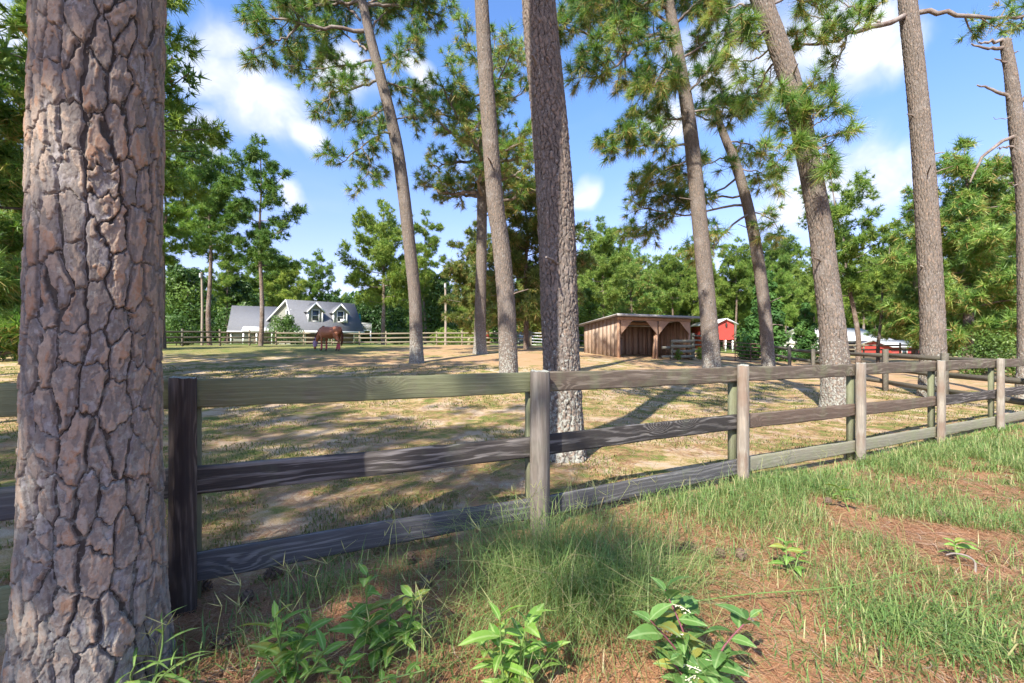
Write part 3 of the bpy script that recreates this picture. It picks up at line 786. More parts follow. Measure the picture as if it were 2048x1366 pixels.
pine('pine_tree', 'tall pine with long drooping boughs in front of the wooden run-in shed', 17.5, 1424, [(1422, 710), (1416, 620), (1405, 500), (1395, 400), (1385, 300), (1372, 200), (1360, 130), (1348, 60), (1338, 0)], [37, 35, 33, 31, 30, 27, 24, 22, 20], 17.5,
     mains=[([(1352, 70, 0), (1300, 84, -.6), (1258, 105, -1.2), (1222, 140, -1.8), (1185, 165, -2.)], .08), ([(1352, 62, 0), (1290, 72, .4), (1200, 75, .3), (1130, 60, .0), (1085, 80, -.3)], .075),
            ([(1345, 45, 0), (1290, 20, .5), (1225, 10, 1.), (1150, 25, 1.2)], .06), ([(1358, 100, 0), (1320, 150, -1.), (1290, 195, -1.5)], .05), ([(1372, 190, 0), (1400, 160, -.6), (1430, 120, -.9)], .05),
            ([(1378, 240, 0), (1320, 240, .6), (1260, 260, 1.)], .045), ([(1382, 292, 0), (1320, 290, -.6), (1260, 292, -1.), (1225, 302, -1.2)], .05), ([(1360, 120, 0), (1420, 80, .6), (1450, 60, 1.)], .05),
            ([(1376, 225, 0), (1440, 215, -.5), (1480, 235, -.8)], .04), ([(1386, 320, 0), (1340, 335, .9), (1300, 352, 1.3)], .035), ([(1350, 50, 0), (1395, 5, -.6), (1440, -20, -1.)], .06), ([(1340, 20, 0), (1260, -20, -.5), (1180, -10, -.9)], .06),
            ([(1368, 165, 0), (1335, 160, 1.2), (1290, 175, 1.8)], .04)],
     auto=(14.8, 17.5, 3.4, 9), bark=(.058, .09, .02, 76, 420, .06, 5), tuft=dict(L=.45, n=78, w=.020, tint=(.36, .2), droop=.45, brown=.15), gr=dict(gap=.25, twigs=6, droop_b=.2), seed=15, stubs=2)
pine('pine_tree', 'slender pine leaning left with lichen spotted trunk behind the pipe gate', 19.5, 1538, [(1535, 700), (1527, 600), (1513, 500), (1495, 410), (1472, 330), (1448, 270), (1432, 225)], [28, 26, 25, 23, 21, 17, 12], None,
     mains=[([(1500, 425, 0), (1455, 460, -.8), (1425, 495, -1.), (1395, 515, -1.)], .05), ([(1495, 412, 0), (1440, 415, .6), (1380, 430, .9), (1300, 420, 1.1), (1262, 400, 1.)], .06), ([(1480, 350, 0), (1430, 385, .6), (1360, 395, 1.), (1290, 380, 1.2)], .05),
            ([(1488, 390, 0), (1400, 400, 1.3), (1310, 440, 1.6), (1270, 470, 1.5)], .05), ([(1450, 285, 0), (1500, 290, .6), (1540, 330, .8)], .04), ([(1475, 340, 0), (1520, 345, -.6), (1550, 370, -.8)], .035), ([(1440, 270, 0), (1480, 220, .5), (1510, 190, .7)], .04),
            ([(1420, 240, 0), (1370, 230, .6), (1330, 280, .9)], .04), ([(1510, 425, 0), (1545, 440, -.4), (1560, 470, -.7)], .035), ([(1430, 255, 0), (1450, 210, -.5), (1440, 170, -.6)], .04), ([(1460, 310, 0), (1410, 330, -.9), (1360, 350, -1.3)], .035)],
     bark=(.055, .09, .02, 64, 380, .05, 5), tuft=dict(L=.47, n=72, w=.021, tint=(.44, .22), droop=.4, brown=.2), gr=dict(gap=.3, twigs=5, droop_b=.15, start=.3), seed=16, stubs=4)
pine('pine_tree', 'stout leaning pine with a tuft of fresh needles sprouting halfway up its trunk', 11.2, 1674, [(1670, 730), (1664, 650), (1652, 550), (1640, 450), (1626, 370), (1612, 300), (1591, 200), (1560, 100), (1522, 0), (1496, -60)], [62, 56, 52, 50, 48, 46, 45, 44, 42, 38], 15.,
     mains=[([(1612, 255, -.25), (1622, 215, -.5), (1640, 180, -.7)], .02), ([(1615, 285, -.25), (1650, 275, -.5), (1690, 262, -.6)], .018), ([(1605, 250, -.25), (1585, 265, -.5), (1560, 290, -.6)], .018), ([(1610, 262, -.25), (1648, 240, -.6), (1680, 222, -.8)], .015), ([(1608, 270, -.2), (1560, 240, -.4)], .012), ([(1613, 290, -.2), (1660, 300, -.5)], .012), ([(1612, 270, -.3), (1630, 230, -.7), (1665, 205, -.9)], .014), ([(1610, 250, -.3), (1600, 205, -.6), (1590, 190, -.8)], .012), ([(1618, 300, -.3), (1640, 320, -.6), (1665, 340, -.7)], .012), ([(1606, 285, -.3), (1570, 310, -.6), (1545, 330, -.6)], .014), ([(1606, 262, -.3), (1575, 225, -.6)], .012),
            ([(1560, 115, 0), (1535, 140, .5), (1520, 175, .8), (1490, 200, 1.)], .035), ([(1545, 65, 0), (1500, 70, -.5), (1460, 85, -.7)], .035), ([(1552, 85, 0), (1510, 120, .6), (1470, 120, .9)], .03), ([(1530, 20, 0), (1480, 10, .4), (1440, 30, .7)], .04), ([(1530, 15, 0), (1590, -5, .6), (1640, 20, .9)], .04)],
     auto=(13., 15.5, 3., 9), bark=(.075, .13, .028, 110, 420, .07, 5), tuft=dict(L=.40, n=90, w=.014, tint=(.5, .2), droop=.4, brown=.1), gr=dict(gap=.3, twigs=3, tw_len=.25, sub_len=.3), seed=17, stubs=3)
pine('pine_tree', 'big upright pine trunk with one long level bough to each side at the right', 14.0, 1868, [(1866, 740), (1865, 640), (1858, 500), (1852, 400), (1845, 300), (1836, 200), (1826, 100), (1815, 0)], [58, 54, 52, 50, 47, 45, 43, 40], 17.,
     mains=[([(1812, 30, 0), (1760, 48, -.3), (1700, 66, -.5), (1640, 85, -.7), (1580, 95, -.9)], .085), ([(1832, 26, 0), (1900, 28, -.3), (1975, 36, -.4), (2060, 30, -.5), (2120, 20, -.5)], .075), ([(1695, 66, -.5), (1682, 110, -.5), (1665, 150, -.4)], .03), ([(1700, 62, -.5), (1660, 40, .2), (1610, 30, .5)], .035), ([(1760, 45, -.3), (1715, 20, .2), (1670, -5, .4)], .035)],
     auto=(14., 17., 3.4, 10), bark=(.08, .14, .030, 110, 420, .09, 5), tuft=dict(L=.38, n=66, w=.018, tint=(.45, .2), brown=.12), gr=dict(gap=.32, twigs=5, start=.34, tw_len=.3, sub_len=.3), seed=18, stubs=6)

# dead snag at the right edge
r = np.random.default_rng(77); z = 13.0
X = (2046-1024)/F*z; ez = float(elev(X, z)); org = np.array([X, z, ez])
root = thing('dead_pine_snag', 'broken dead pine snag with bare stub branches at the right edge', 'dead tree', org)
pts = [np.array([X, z, ez-.1])]+[W(u, v, z) for u, v in [(2050, 700), (2050, 500), (2048, 380), (2040, 300), (2030, 220), (2022, 150), (2012, 90), (2010, 78)]]
V, q, at = bark_trunk(np.array(pts), np.array([26, 23, 24, 25, 27, 23, 20, 17, 11])/F*z/2, .055, .09, .028, 64, 300, 21)
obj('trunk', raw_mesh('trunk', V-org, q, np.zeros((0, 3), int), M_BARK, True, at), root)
for path, r0 in [([(2008, 84), (1985, 82), (1957, 84)], .06), ([(2008, 94), (1975, 97), (1943, 87)], .055), ([(2014, 126), (2003, 121), (1989, 117)], .035), ([(2017, 196), (1985, 180), (1954, 170)], .055), ([(2014, 84), (2024, 78)], .04), ([(2020, 108), (2038, 102)], .025),
                 ([(2034, 270), (2005, 282), (1975, 305), (1955, 330), (1940, 365)], .06), ([(2034, 292), (2012, 294), (1995, 297)], .035), ([(2036, 205), (2060, 190), (2090, 160)], .07), ([(2030, 230), (2008, 238), (1987, 234)], .015), ([(2036, 370), (2016, 366)], .02)]:
    m = MB(); p = spline([W(u, v, z-.02*i) for i, (u, v) in enumerate(path)], 9); p[1:-1] += r.normal(0, .02, (7, 3))
    m.tube(p, np.linspace(r0, r0*.35, 9), 6); obj('stub', m.mesh('stub', M_BRANCH, True, None, org), root)
# ------------------------------------------------------------------ background trees
def proto_pine(seed, H, z0, Rm, n, clump, style, mat, needle=(.46, 25, .05), trunk_r=.2, lean=.0, top=.45, tint=(.45, .2), upk=.35, low=.8, per=22, brown=.06):
    """mid-distance pine: trunk, limbs and foliage clumps built of needle tufts; returns trunk, limb and crown meshes at the origin"""
    r = np.random.default_rng(seed)
    k = 7; zs = np.linspace(-.3, H, k)
    pts = np.stack([lean*H*(zs/H)**1.5+r.normal(0, .06, k), r.normal(0, .06, k), zs], -1); pts[0, :2] = 0
    rad = trunk_r*(1-.82*np.clip(zs/H, 0, 1))
    tm = MB(); fine = spline(np.hstack([pts, rad[:, None]]), 26); tm.tube(fine[:, :3], fine[:, 3], 9)
    wm = MB(); C, D, S = [], [], []
    for mp, r0 in auto_mains(pts, rad, z0, H*.97, Rm, n, r, top, upk, low):
        p = spline(mp, 8); wm.tube(p, np.linspace(min(r0, .09), .02, 8), 5, False)
        L = np.linalg.norm(p[-1]-p[0])
        kk = max(2, int(L/.55))
        for t in np.linspace(.3, 1.02, kk):
            i = min(6, int(t*7)); b = p[i]+(p[i+1]-p[i])*(t*7-i)
            off = r.normal(0, .34, 3)*np.array([1, 1, .5]); C.append(b+off); D.append(unit(unit(p[-1]-p[0])*.5+np.array([0, 0, .6]))); S.append(clump*r.uniform(.8, 1.5))
    C, D, S = np.array(C), np.array(D), np.array(S)
    P = np.repeat(C, per, 0)+unit(r.normal(size=(len(C)*per, 3)))*np.repeat(S, per)[:, None]*r.uniform(.35, 1., (len(C)*per, 1))*np.array([1, 1, .8])
    dd = unit((P-np.repeat(C, per, 0))*1.4+np.repeat(D, per, 0)*.8)
    V, q, tn = tufts(P, dd, needle[0], needle[1], needle[2], r, tint, .25, brown)
    return (tm.mesh('trunk', M_BARKF, True), wm.mesh('branches', M_BRANCH, True), raw_mesh('crown', V, np.zeros((0, 4), int), q, mat, False, {'tint': ('FACE', tn)}))
def leafy(seed, H, Rm, n, leaf, mat, z0=.1, blobs=14, shape='round', trunk=True, tint=(.5, .2)):
    """broadleaf tree or shrub: leaf faces spread through lumpy clumps"""
    r = np.random.default_rng(seed)
    B = []
    for i in range(blobs):
        f = (i+.5)/blobs
        zz = z0*H+(H*(1-z0))*f
        if shape == 'cone': rr = Rm*(1-f)**.8
        elif shape == 'oval': rr = Rm*math.sin(math.pi*min(.97, .12+.85*f))**.7
        else: rr = Rm*math.sqrt(max(.05, 1-(f*1.05-.15)**2)) if f > .15 else Rm*.8
        a = i*2.4; d = rr*r.uniform(.2, .75)
        B.append((math.cos(a)*d, math.sin(a)*d, zz, max(.18*Rm, rr*r.uniform(.38, .62))))
    B = np.array(B)
    pk = r.integers(0, blobs, n)
    dirs = unit(r.normal(size=(n, 3)))
    P = B[pk, :3]+dirs*B[pk, 3][:, None]*(r.random((n, 1))**.35)*np.array([1, 1, .85])
    P[:, 2] = np.abs(P[:, 2]-.02)+.02
    nrm = unit(dirs+r.normal(0, .7, (n, 3))+np.array([0, 0, .3]))
    a = unit(np.cross(nrm, unit(r.normal(size=(n, 3))))); b = np.cross(nrm, a)
    l = leaf*r.uniform(.6, 1.3, (n, 1))
    V = np.stack([P-a*l, P+b*l*.42, P+a*l, P-b*l*.42], 1).reshape(-1, 3)
    q = np.arange(n*4).reshape(-1, 4)
    tn = np.clip(r.normal(tint[0], tint[1]*.5, n)+np.repeat(r.normal(0, tint[1], blobs), 1)[pk], 0, 1)
    cm = raw_mesh('foliage', V, q, np.zeros((0, 3), int), mat, False, {'tint': ('FACE', tn)})
    m = MB()
    m.tube(spline([(0, 0, -.2), (.05*Rm, 0, H*.35), (0, .05*Rm, H*.85)], 8), np.linspace(.035*H if trunk else .02*H, .012*H, 8), 7)
    for i in range(0, blobs, 2):
        m.tube(spline([(0, 0, max(.1, B[i, 2]*.5)), B[i, :3]*np.array([.6, .6, .9]), B[i, :3]], 5), np.linspace(.013*H, .004*H, 5), 4, False)
    return (m.mesh('trunk' if trunk else 'stem', M_BARKF, True), None, cm)
def plant_tree(name, meshes, label, cat, u, z, s=1.0, rot=0., group=None, dz=0.):
    x = (u-1024)/F*z
    root = thing(name, label, cat, (x, z, float(elev(x, z))+dz), rot, group, s)
    for nm, me in zip(('trunk', 'branches', 'crown') if meshes[1] else ('trunk' if meshes[0].name.startswith('trunk') else 'stem', None, 'foliage'), meshes):
        if me is not None: obj(nm, me, root)
    return root

# heights are given in metres at scale 1
PA = proto_pine(101, 15.5, 7.0, 3.0, 26, .55, 'a', M_NEEDLE_F, tint=(.45, .18))                 # rounded crown
PB = proto_pine(102, 15.5, 6.0, 2.9, 17, .5, 'b', M_NEEDLE_F, tint=(.36, .16), top=.7)           # sparse, layered
PC = proto_pine(103, 12., 2.2, 3.4, 34, .6, 'c', M_NEEDLE_Y, (.52, 26, .055), tint=(.27, .17), brown=.09, low=.95, upk=.2)   # bushy, yellowing
PD = proto_pine(104, 13., 1.6, 3.9, 38, .62, 'd', M_NEEDLE, (.54, 27, .048), .32, tint=(.52, .18), low=1., upk=.25, brown=.12)    # bushy, green
PE = proto_pine(105, 17., 7.5, 3.2, 22, .6, 'e', M_NEEDLE_F, tint=(.55, .18), top=.6)
PF = proto_pine(106, 11.5, 3.6, 3.1, 26, .6, 'f', M_NEEDLE_F, tint=(.62, .16), top=.55, low=.9)
PG = proto_pine(107, 14., 5.0, 3.3, 18, .55, 'g', M_NEEDLE_F, tint=(.42, .2), top=.75, lean=.12)
LD = leafy(201, 9., 3.6, 8500, .22, M_LEAF_D, .12, 20)
LL = leafy(202, 8., 2.6, 7000, .18, M_LEAF_L, .1, 18, 'oval')
LA = leafy(203, 7., 3.2, 6500, .2, M_LEAF_A, .25, 18)
LC = leafy(204, 5.2, 1.9, 9000, .13, M_CEDAR, .04, 22, 'cone')
LS = leafy(205, 2.2, 1.5, 4200, .09, M_LEAF_D, .1, 14, 'round', False)
LB = leafy(206, 1.5, 1.3, 3600, .08, M_LEAF_L, .1, 12, 'round', False, (.75, .15))

Tn = plant_tree
# left of the house
Tn('pine_tree', PB, 'tall slim pine with open layered crown left of the grey house', 'pine tree', 521, 39., 1.05, .4)
Tn('pine_tree', PA, 'tall pine behind the fence, second from the big trunk, rounded top', 'pine tree', 420, 41., 1.12, 1.3)
Tn('pine_tree', PE, 'dense pine right beside the big trunk with reddish lower stem', 'pine tree', 328, 30., .80, 2.2)
Tn('oak_tree', LD, 'dark broadleaf tree between the two slim pines left of the house', 'tree', 478, 78., 1.15, .5)
Tn('oak_tree', LD, 'dark broadleaf tree right of the big trunk behind the fence', 'tree', 370, 50., .95, 2.)
Tn('pine_tree', PA, 'pale green pine directly behind the left wing of the house', 'pine tree', 455, 76., .95, 3.)
Tn('pine_tree', PF, 'round topped pine rising behind the ridge of the house', 'pine tree', 575, 85., 1.25, 0.)
# centre
Tn('pine_tree', PF, 'bright green round headed pine right of the house', 'pine tree', 766, 50., 1.22, .9)
Tn('pine_tree', PB, 'pale thin pine behind the leaning trunk, right of the house', 'pine tree', 850, 58., 1.0, 2.1)
Tn('oak_tree', LD, 'dark oak behind the leaning pine and the utility pole', 'tree', 868, 60., 1.05, 1.)
Tn('oak_tree', LD, 'dark oak between the house and the leaning pine', 'tree', 752, 72., .95, 4.)
Tn('pine_tree', PC, 'yellowing bushy pine behind the slim curved trunk', 'pine tree', 1052, 31., 1.0, 0.6)
Tn('pine_tree', PC, 'browning drooping young pine left of the sunlit trunk', 'pine tree', 950, 36., .72, 2.6)
Tn('maple_tree', LA, 'small maple turning orange near the white gate', 'tree', 1060, 46., .85, 0.)
Tn('pine_tree', PF, 'light green pine behind the back corner of the wooden shed', 'pine tree', 1205, 44., .93, 2.)
Tn('birch_tree', LL, 'bright leafy young tree against the left end of the shed', 'tree', 1180, 38., .62, 1.)
Tn('pine_tree', PD, 'dark full pine rising behind the shed roof', 'pine tree', 1262, 52., .8, 3.)
Tn('pine_tree', PA, 'pale pine with bare stem behind the right bay of the shed', 'pine tree', 1345, 58., .78, 5.)
# right
Tn('cedar_tree', LC, 'dark green cedar standing behind the pipe gate', 'cedar', 1532, 33., 1.22, 0.)
Tn('cedar_tree', LC, 'smaller dull cedar right of the dark one, beside the stout trunk', 'cedar', 1612, 36., .85, 2.)
Tn('pine_tree', PG, 'open crowned pine framed between the stout leaning trunk and the upright one', 'pine tree', 1716, 30., .86, 2.4)
Tn('pine_tree', PG, 'crooked pine with pale bare limb in front of the white barn roof', 'pine tree', 1756, 33., .62, .2)
Tn('pine_tree', PD, 'large bushy pine filling the gap left of the dead snag', 'pine tree', 1935, 25., .88, 1.)
Tn('pine_tree', PD, 'full bushy pine behind the upright trunk at the right', 'pine tree', 1830, 40., .80, 4.2)
Tn('pine_tree', PD, 'bushy pine at the right edge behind the dead snag', 'pine tree', 2080, 27., .9, 2.6)
# left edge, behind the big trunk
Tn('pine_tree', PD, 'shady full pine with low boughs at the far left edge', 'pine tree', -40, 12.5, .66, .8)
Tn('pine_tree', PE, 'tall pine behind the big trunk with boughs showing on its right', 'pine tree', 215, 17.0, .95, 1.)
Tn('pine_tree', PD, 'dark pine deep in the shade at the left edge', 'pine tree', 30, 24., .75, 3.6)
# shrubs
Tn('shrub', LS, 'dark rounded shrub in front of the gable end of the house', 'shrub', 570, 55., 1.45, .3)
Tn('shrub', LB, 'bright yellow green bush behind the fence left of the sunlit trunk', 'shrub', 945, 50., 1.55, .3)
Tn('shrub', LB, 'low yellow green bush behind the fence beside the utility pole', 'shrub', 890, 50., 1.15, 2.3)
Tn('shrub', LS, 'dark shrub at the far left edge by the fence', 'shrub', 5, 20., .95, .3)
Tn('shrub', LS, 'leafy shrub just right of the big trunk by the far fence', 'shrub', 352, 40., 1.1, 1.3)
Tn('shrub', LS, 'dark shrub under the cedar behind the pipe gate', 'shrub', 1500, 36., .9, 1.7)
Tn('shrub', LS, 'dense shrub at the right edge behind the corner fence', 'shrub', 1985, 22., .9, 2.7)
Tn('shrub', LS, 'low shrub between house deck and leaning pine', 'shrub', 800, 54., .8, 2.7)

# far tree line, each tree on its own
far = [PA, PF, PE, PF, LD, PA, PF, PB]
r = np.random.default_rng(55)
zones = [('tree in the far tree line behind the house', 'far tree line behind the house', np.linspace(300, 760, 20), (84, 112), (.85, 1.1)),
         ('tree in the far tree line between house and shed', 'far tree line between house and shed', np.linspace(785, 1150, 16), (70, 98), (.72, .98)),
         ('tree in the far tree line behind the wooden shed', 'far tree line behind the wooden shed', np.linspace(1160, 1460, 20), (62, 90), (.82, 1.12)),
         ('tree in the far tree line behind the barns', 'far tree line behind the barns', np.linspace(1475, 2060, 34), (62, 96), (.92, 1.25)),
         ('tree in the dark wood at the far left', 'dark wood at the far left', np.linspace(-60, 290, 10), (48, 80), (.8, 1.05))]
for lab, grp, us, zr, sr in zones:
    for i, u in enumerate(us):
        k = r.integers(0, len(far)); P_ = far[k]
        sc_ = r.uniform(*sr)*(1.25 if P_ is LD else 1.)
        Tn('broadleaf_tree' if P_ is LD else 'pine_tree', P_, ('broadleaf ' if P_ is LD else 'pine ')+lab, 'tree' if P_ is LD else 'pine tree', u+r.uniform(-10, 10), r.uniform(*zr), sc_, r.uniform(0, 6.28), grp)
# undergrowth that closes the view under the tree line
m = LD[2]
n = 60000
uu = r.uniform(-100, 2150, n); zz = r.uniform(96, 118, n)
xx = (uu-1024)/F*zz; hh = r.random(n)**1.15*(7+7*fbm(uu/45., uu*0, 2.))
P_ = np.stack([xx, zz, elev(xx, zz)+hh], -1)
nrm = unit(r.normal(size=(n, 3))+np.array([0, -.6, .5])); a = unit(np.cross(nrm, r.normal(size=(n, 3)))); b = np.cross(nrm, a); l = r.uniform(.35, .8, (n, 1))
V = np.stack([P_-a*l, P_+b*l*.6, P_+a*l, P_-b*l*.6], 1).reshape(-1, 3)
tag(obj('distant_woods', raw_mesh('distant_woods', V, np.arange(n*4).reshape(-1, 4), np.zeros((0, 3), int), M_NEEDLE_F, False, {'tint': ('FACE', np.clip(r.normal(.35, .2, n)+(vnoise(uu/25., zz/3, 4.)-.5)*.6, 0, 1))})), 'dense green undergrowth under the far tree line', 'woods', kind='stuff')

# pines standing behind and beside the photographer; their crowns throw the shade of the foreground
PS = proto_pine(108, 15., 7.5, 3.3, 20, .6, 's', M_NEEDLE, (.42, 12, .08), .25, per=10)
for i, (x, y, s_) in enumerate([(-9.0, -6.9, 1.0), (-12.4, -13., 1.12), (-13.5, -6.5, 1.05), (-13.5, 2.5, 1.05), (-9.2, 6.0, .9), (-15., -9., 1.1), (-12.5, -16., 1.15), (-14., 9., 1.), (9., -2., 1.0), (-20., 12., 1.1), (-17., 20., 1.)]):
    rt = thing('pine_tree', 'pine outside the view whose crown shades the ground', 'pine tree', (x, y, float(elev(x, y))), i*1.3, 'pines around the photographer', s_)
    for nm, me in zip(('trunk', 'branches', 'crown'), PS): obj(nm, me, rt)
# ------------------------------------------------------------------ buildings
M_SHINGLE, g = material('shingles')
p = g.new('ShaderNodeNewGeometry').outputs['Position']
s = g.sep(p)
row = g.math('FRACT', g.math('MULTIPLY', s[2], 7.0))
c = g.mix(g.noise(p, 9, 3, .7), (.085, .09, .10), (.215, .22, .235))
c = g.mix(g.math('MULTIPLY', g.step(row, .2, .0), .5), c, (.06, .06, .07))
g.out(g.bsdf(c, .9, g.bump(row, .4, .02), 0, .15))
M_SIDING, g = material('siding')
p = g.new('ShaderNodeNewGeometry').outputs['Position']
s = g.sep(p); row = g.math('FRACT', g.math('MULTIPLY', s[2], 5.5))
c = g.mix(g.noise(p, 3, 3, .6), (.30, .30, .255), (.36, .36, .31))
g.out(g.bsdf(c, .7, g.bump(row, 1.0, .05), 0, .25))
M_WHITE = simple('white_trim', (.76, .76, .74), .5, 0, .05)
M_CREAM = simple('cream_paint', (.70, .62, .42), .6, 0, .08)
M_RED = simple('red_metal', (.44, .062, .050), .5, 0, .1, 2)
M_WROOF = simple('white_metal_roof', (.74, .74, .74), .45, 0, .06, 1.5)
M_GROOF = simple('grey_metal_roof', (.42, .43, .44), .45, 0, .12, 1.5)
M_GLASS, g = material('window_glass'); g.out(g.bsdf((.05, .065, .08), .08, None, 0, .6))
M_DARK = simple('lamp_dark_and_bay_shade', (.045, .035, .03), .9)  # dark lamp body; also paints the shade of the barn's open bay
M_GDOOR = simple('garage_door', (.16, .115, .09), .6, 0, .15)
M_TEAL = simple('teal_canvas', (.03, .22, .23), .8)
M_PLY, g = material('weathered_plywood')
p = g.new('ShaderNodeTexCoord').outputs['Object']
rnd = g.new('ShaderNodeObjectInfo').outputs['Random']
s = g.sep(p)
n1 = g.noise(g.comb(g.math('MULTIPLY', s[0], 4.), g.math('MULTIPLY', s[1], 4.), g.math('ADD', g.math('MULTIPLY', s[2], .9), g.math('MULTIPLY', rnd, .7))), 1., 4., .6)
n2 = g.noise(p, 1.1, 3, .5)
c = g.mix(g.step(n1, .3, .7), (.25, .17, .12), (.38, .29, .22))
c = g.mix(g.math('MULTIPLY', g.step(n2, .45, .65), .5), c, (.33, .30, .27))
c = g.mix(g.math('MULTIPLY', g.step(g.math('ADD', s[2], g.math('MULTIPLY', n1, .3)), .55, .2), .6), c, (.22, .22, .11))
g.out(g.bsdf(c, .9, g.bump(n1, .4, .01), 0, .15))
M_PLYI = simple('stained_boards', (.47, .31, .20), .85, 0, .3, 4, .3, .15)
M_KICK = simple('kick_board', (.46, .35, .27), .85, 0, .25, 3, .3, .15)
M_BEAM = simple('rough_beam', (.40, .25, .165), .85, 0, .28, 5, .35, .15)
M_TIN = simple('tin_roof', (.34, .33, .33), .5, .0, .2, 2)

class Frame:
    """a building's own axes: a along the front, b into the depth, z up"""
    def __init__(s, A, ang, root):
        s.A = np.array([A[0], A[1]]); s.f = np.array([math.cos(ang), math.sin(ang)]); s.b = np.array([-math.sin(ang), math.cos(ang)]); s.root = root
        s.org = np.array(root.location)
    def p(s, a, b, z):
        q = s.A+s.f*a+s.b*b; return np.array([q[0], q[1], z])
    def box(s, name, a0, a1, b0, b1, z0, z1, mat, parent=None):
        m = MB(); m.hexa([s.p(a0,b0,z0), s.p(a1,b0,z0), s.p(a1,b1,z0), s.p(a0,b1,z0), s.p(a0,b0,z1), s.p(a1,b0,z1), s.p(a1,b1,z1), s.p(a0,b1,z1)])
        return s.put(name, m, mat, parent)
    def hexa(s, name, pts, mat, parent=None):
        m = MB(); m.hexa([s.p(*q) for q in pts]); return s.put(name, m, mat, parent)
    def prism(s, name, pts, off, mat, parent=None):
        m = MB(); o = s.f*off[0]+s.b*off[1]; m.poly_prism([s.p(*q) for q in pts], (o[0], o[1], off[2])); return s.put(name, m, mat, parent)
    def slab(s, name, a0, a1, e, r, th, mat, parent=None):
        """roof slab: e=(b,z) at the eave, r=(b,z) at the ridge"""
        return s.hexa(name, [(a0, e[0], e[1]), (a1, e[0], e[1]), (a1, r[0], r[1]), (a0, r[0], r[1]), (a0, e[0], e[1]+th), (a1, e[0], e[1]+th), (a1, r[0], r[1]+th), (a0, r[0], r[1]+th)], mat, parent)
    def put(s, name, m, mat, parent):
        # vertices relative to the object's own base, so grain and stain run with the piece
        v = np.vstack(m.v); base = np.array([v[:, 0].mean(), v[:, 1].mean(), v[:, 2].min()])
        o = obj(name, m.mesh(name, mat, False, None, base), parent or s.root)
        ref = np.array(parent.location)+s.org if parent is not None else s.org
        o.location = tuple(base-ref); return o
    def window(s, parent, kind, pos, w, h, mat=M_GLASS, mull=True):
        """pos: function (i, j, d) -> point; i across 0..w, j up 0..h, d outward"""
        def put(nm, i0, i1, j0, j1, d0, d1, mt, pr):
            m = MB(); m.hexa([pos(i0,j0,d0), pos(i1,j0,d0), pos(i1,j0,d1), pos(i0,j0,d1), pos(i0,j1,d0), pos(i1,j1,d0), pos(i1,j1,d1), pos(i0,j1,d1)])
            return s.put(nm, m, mt, pr)
        return put

# ---- the grey house with two dormers
C = (-28.5, 60.0); gz = float(elev(*C))-.1
house = thing('house', 'grey house with dark shingle roof and two white dormers beyond the paddock', 'house', (C[0], C[1], gz))
h = Frame(C, R(45), house)
L, D, TR, ZE, ZR, ZB = 9.1, 11., 2.6, 3.4, 7.1, 4.4
for nm, a0 in (('gable_wall', .0), ('gable_wall', L-.2)):
    h.prism(nm, [(a0, .12, gz), (a0, D, gz), (a0, D, ZB), (a0, TR, ZR-.12), (a0, .12, ZE)], (.2, 0, 0), M_SIDING)
h.box('front_wall', .2, L-.2, .12, .32, gz, ZE, M_SIDING)
h.box('back_wall', .2, L-.2, D-.2, D-.02, gz, ZB-.1, M_SIDING)
sl = (ZR-ZE)/TR
rf = h.slab('roof', -.35, L+.3, (-.4, ZE-.4*sl+.02), (TR, ZR), .16, M_SHINGLE)
h.slab('roof', -.35, L+.3, (D+.5, ZB-.5*(ZR-ZB)/(D-TR)), (TR+.002, ZR), .16, M_SHINGLE)
h.box('fascia', -.36, L+.31, -.50, -.41, ZE-.4*sl-.14, ZE-.4*sl+.17, M_WHITE)
for sgn, (e, rr) in enumerate((((-.45, ZE-.45*sl), (TR, ZR)), ((D+.5, ZB-.5*(ZR-ZB)/(D-TR)), (TR, ZR)))):
    h.slab('rake_board', -.42, -.352, (e[0], e[1]-.06), (rr[0], rr[1]-.06), .23, M_WHITE)
h.box('corner_board', -.03, .16, .06, .118, gz, ZE-.3, M_WHITE); h.box('corner_board', L-.16, L+.03, .06, .118, gz, ZE-.3, M_WHITE)
for a0, a1 in ((1.3, 4.3), (5.2, 8.0)):
    d = h.box('garage_door', a0, a1, .07, .118, gz, gz+2.0, M_GDOOR)
    for k in range(3): h.box('panel_rail', a0, a1, .05, .069, gz+.45+k*.5, gz+.5+k*.5, M_GDOOR, d)
    h.box('frame', a0-.16, a0-.002, .04, .117, gz, gz+2.17, M_WHITE, d); h.box('frame', a1+.002, a1+.16, .04, .117, gz, gz+2.17, M_WHITE, d); h.box('frame', a0, a1, .04, .117, gz+2.003, gz+2.17, M_WHITE, d)
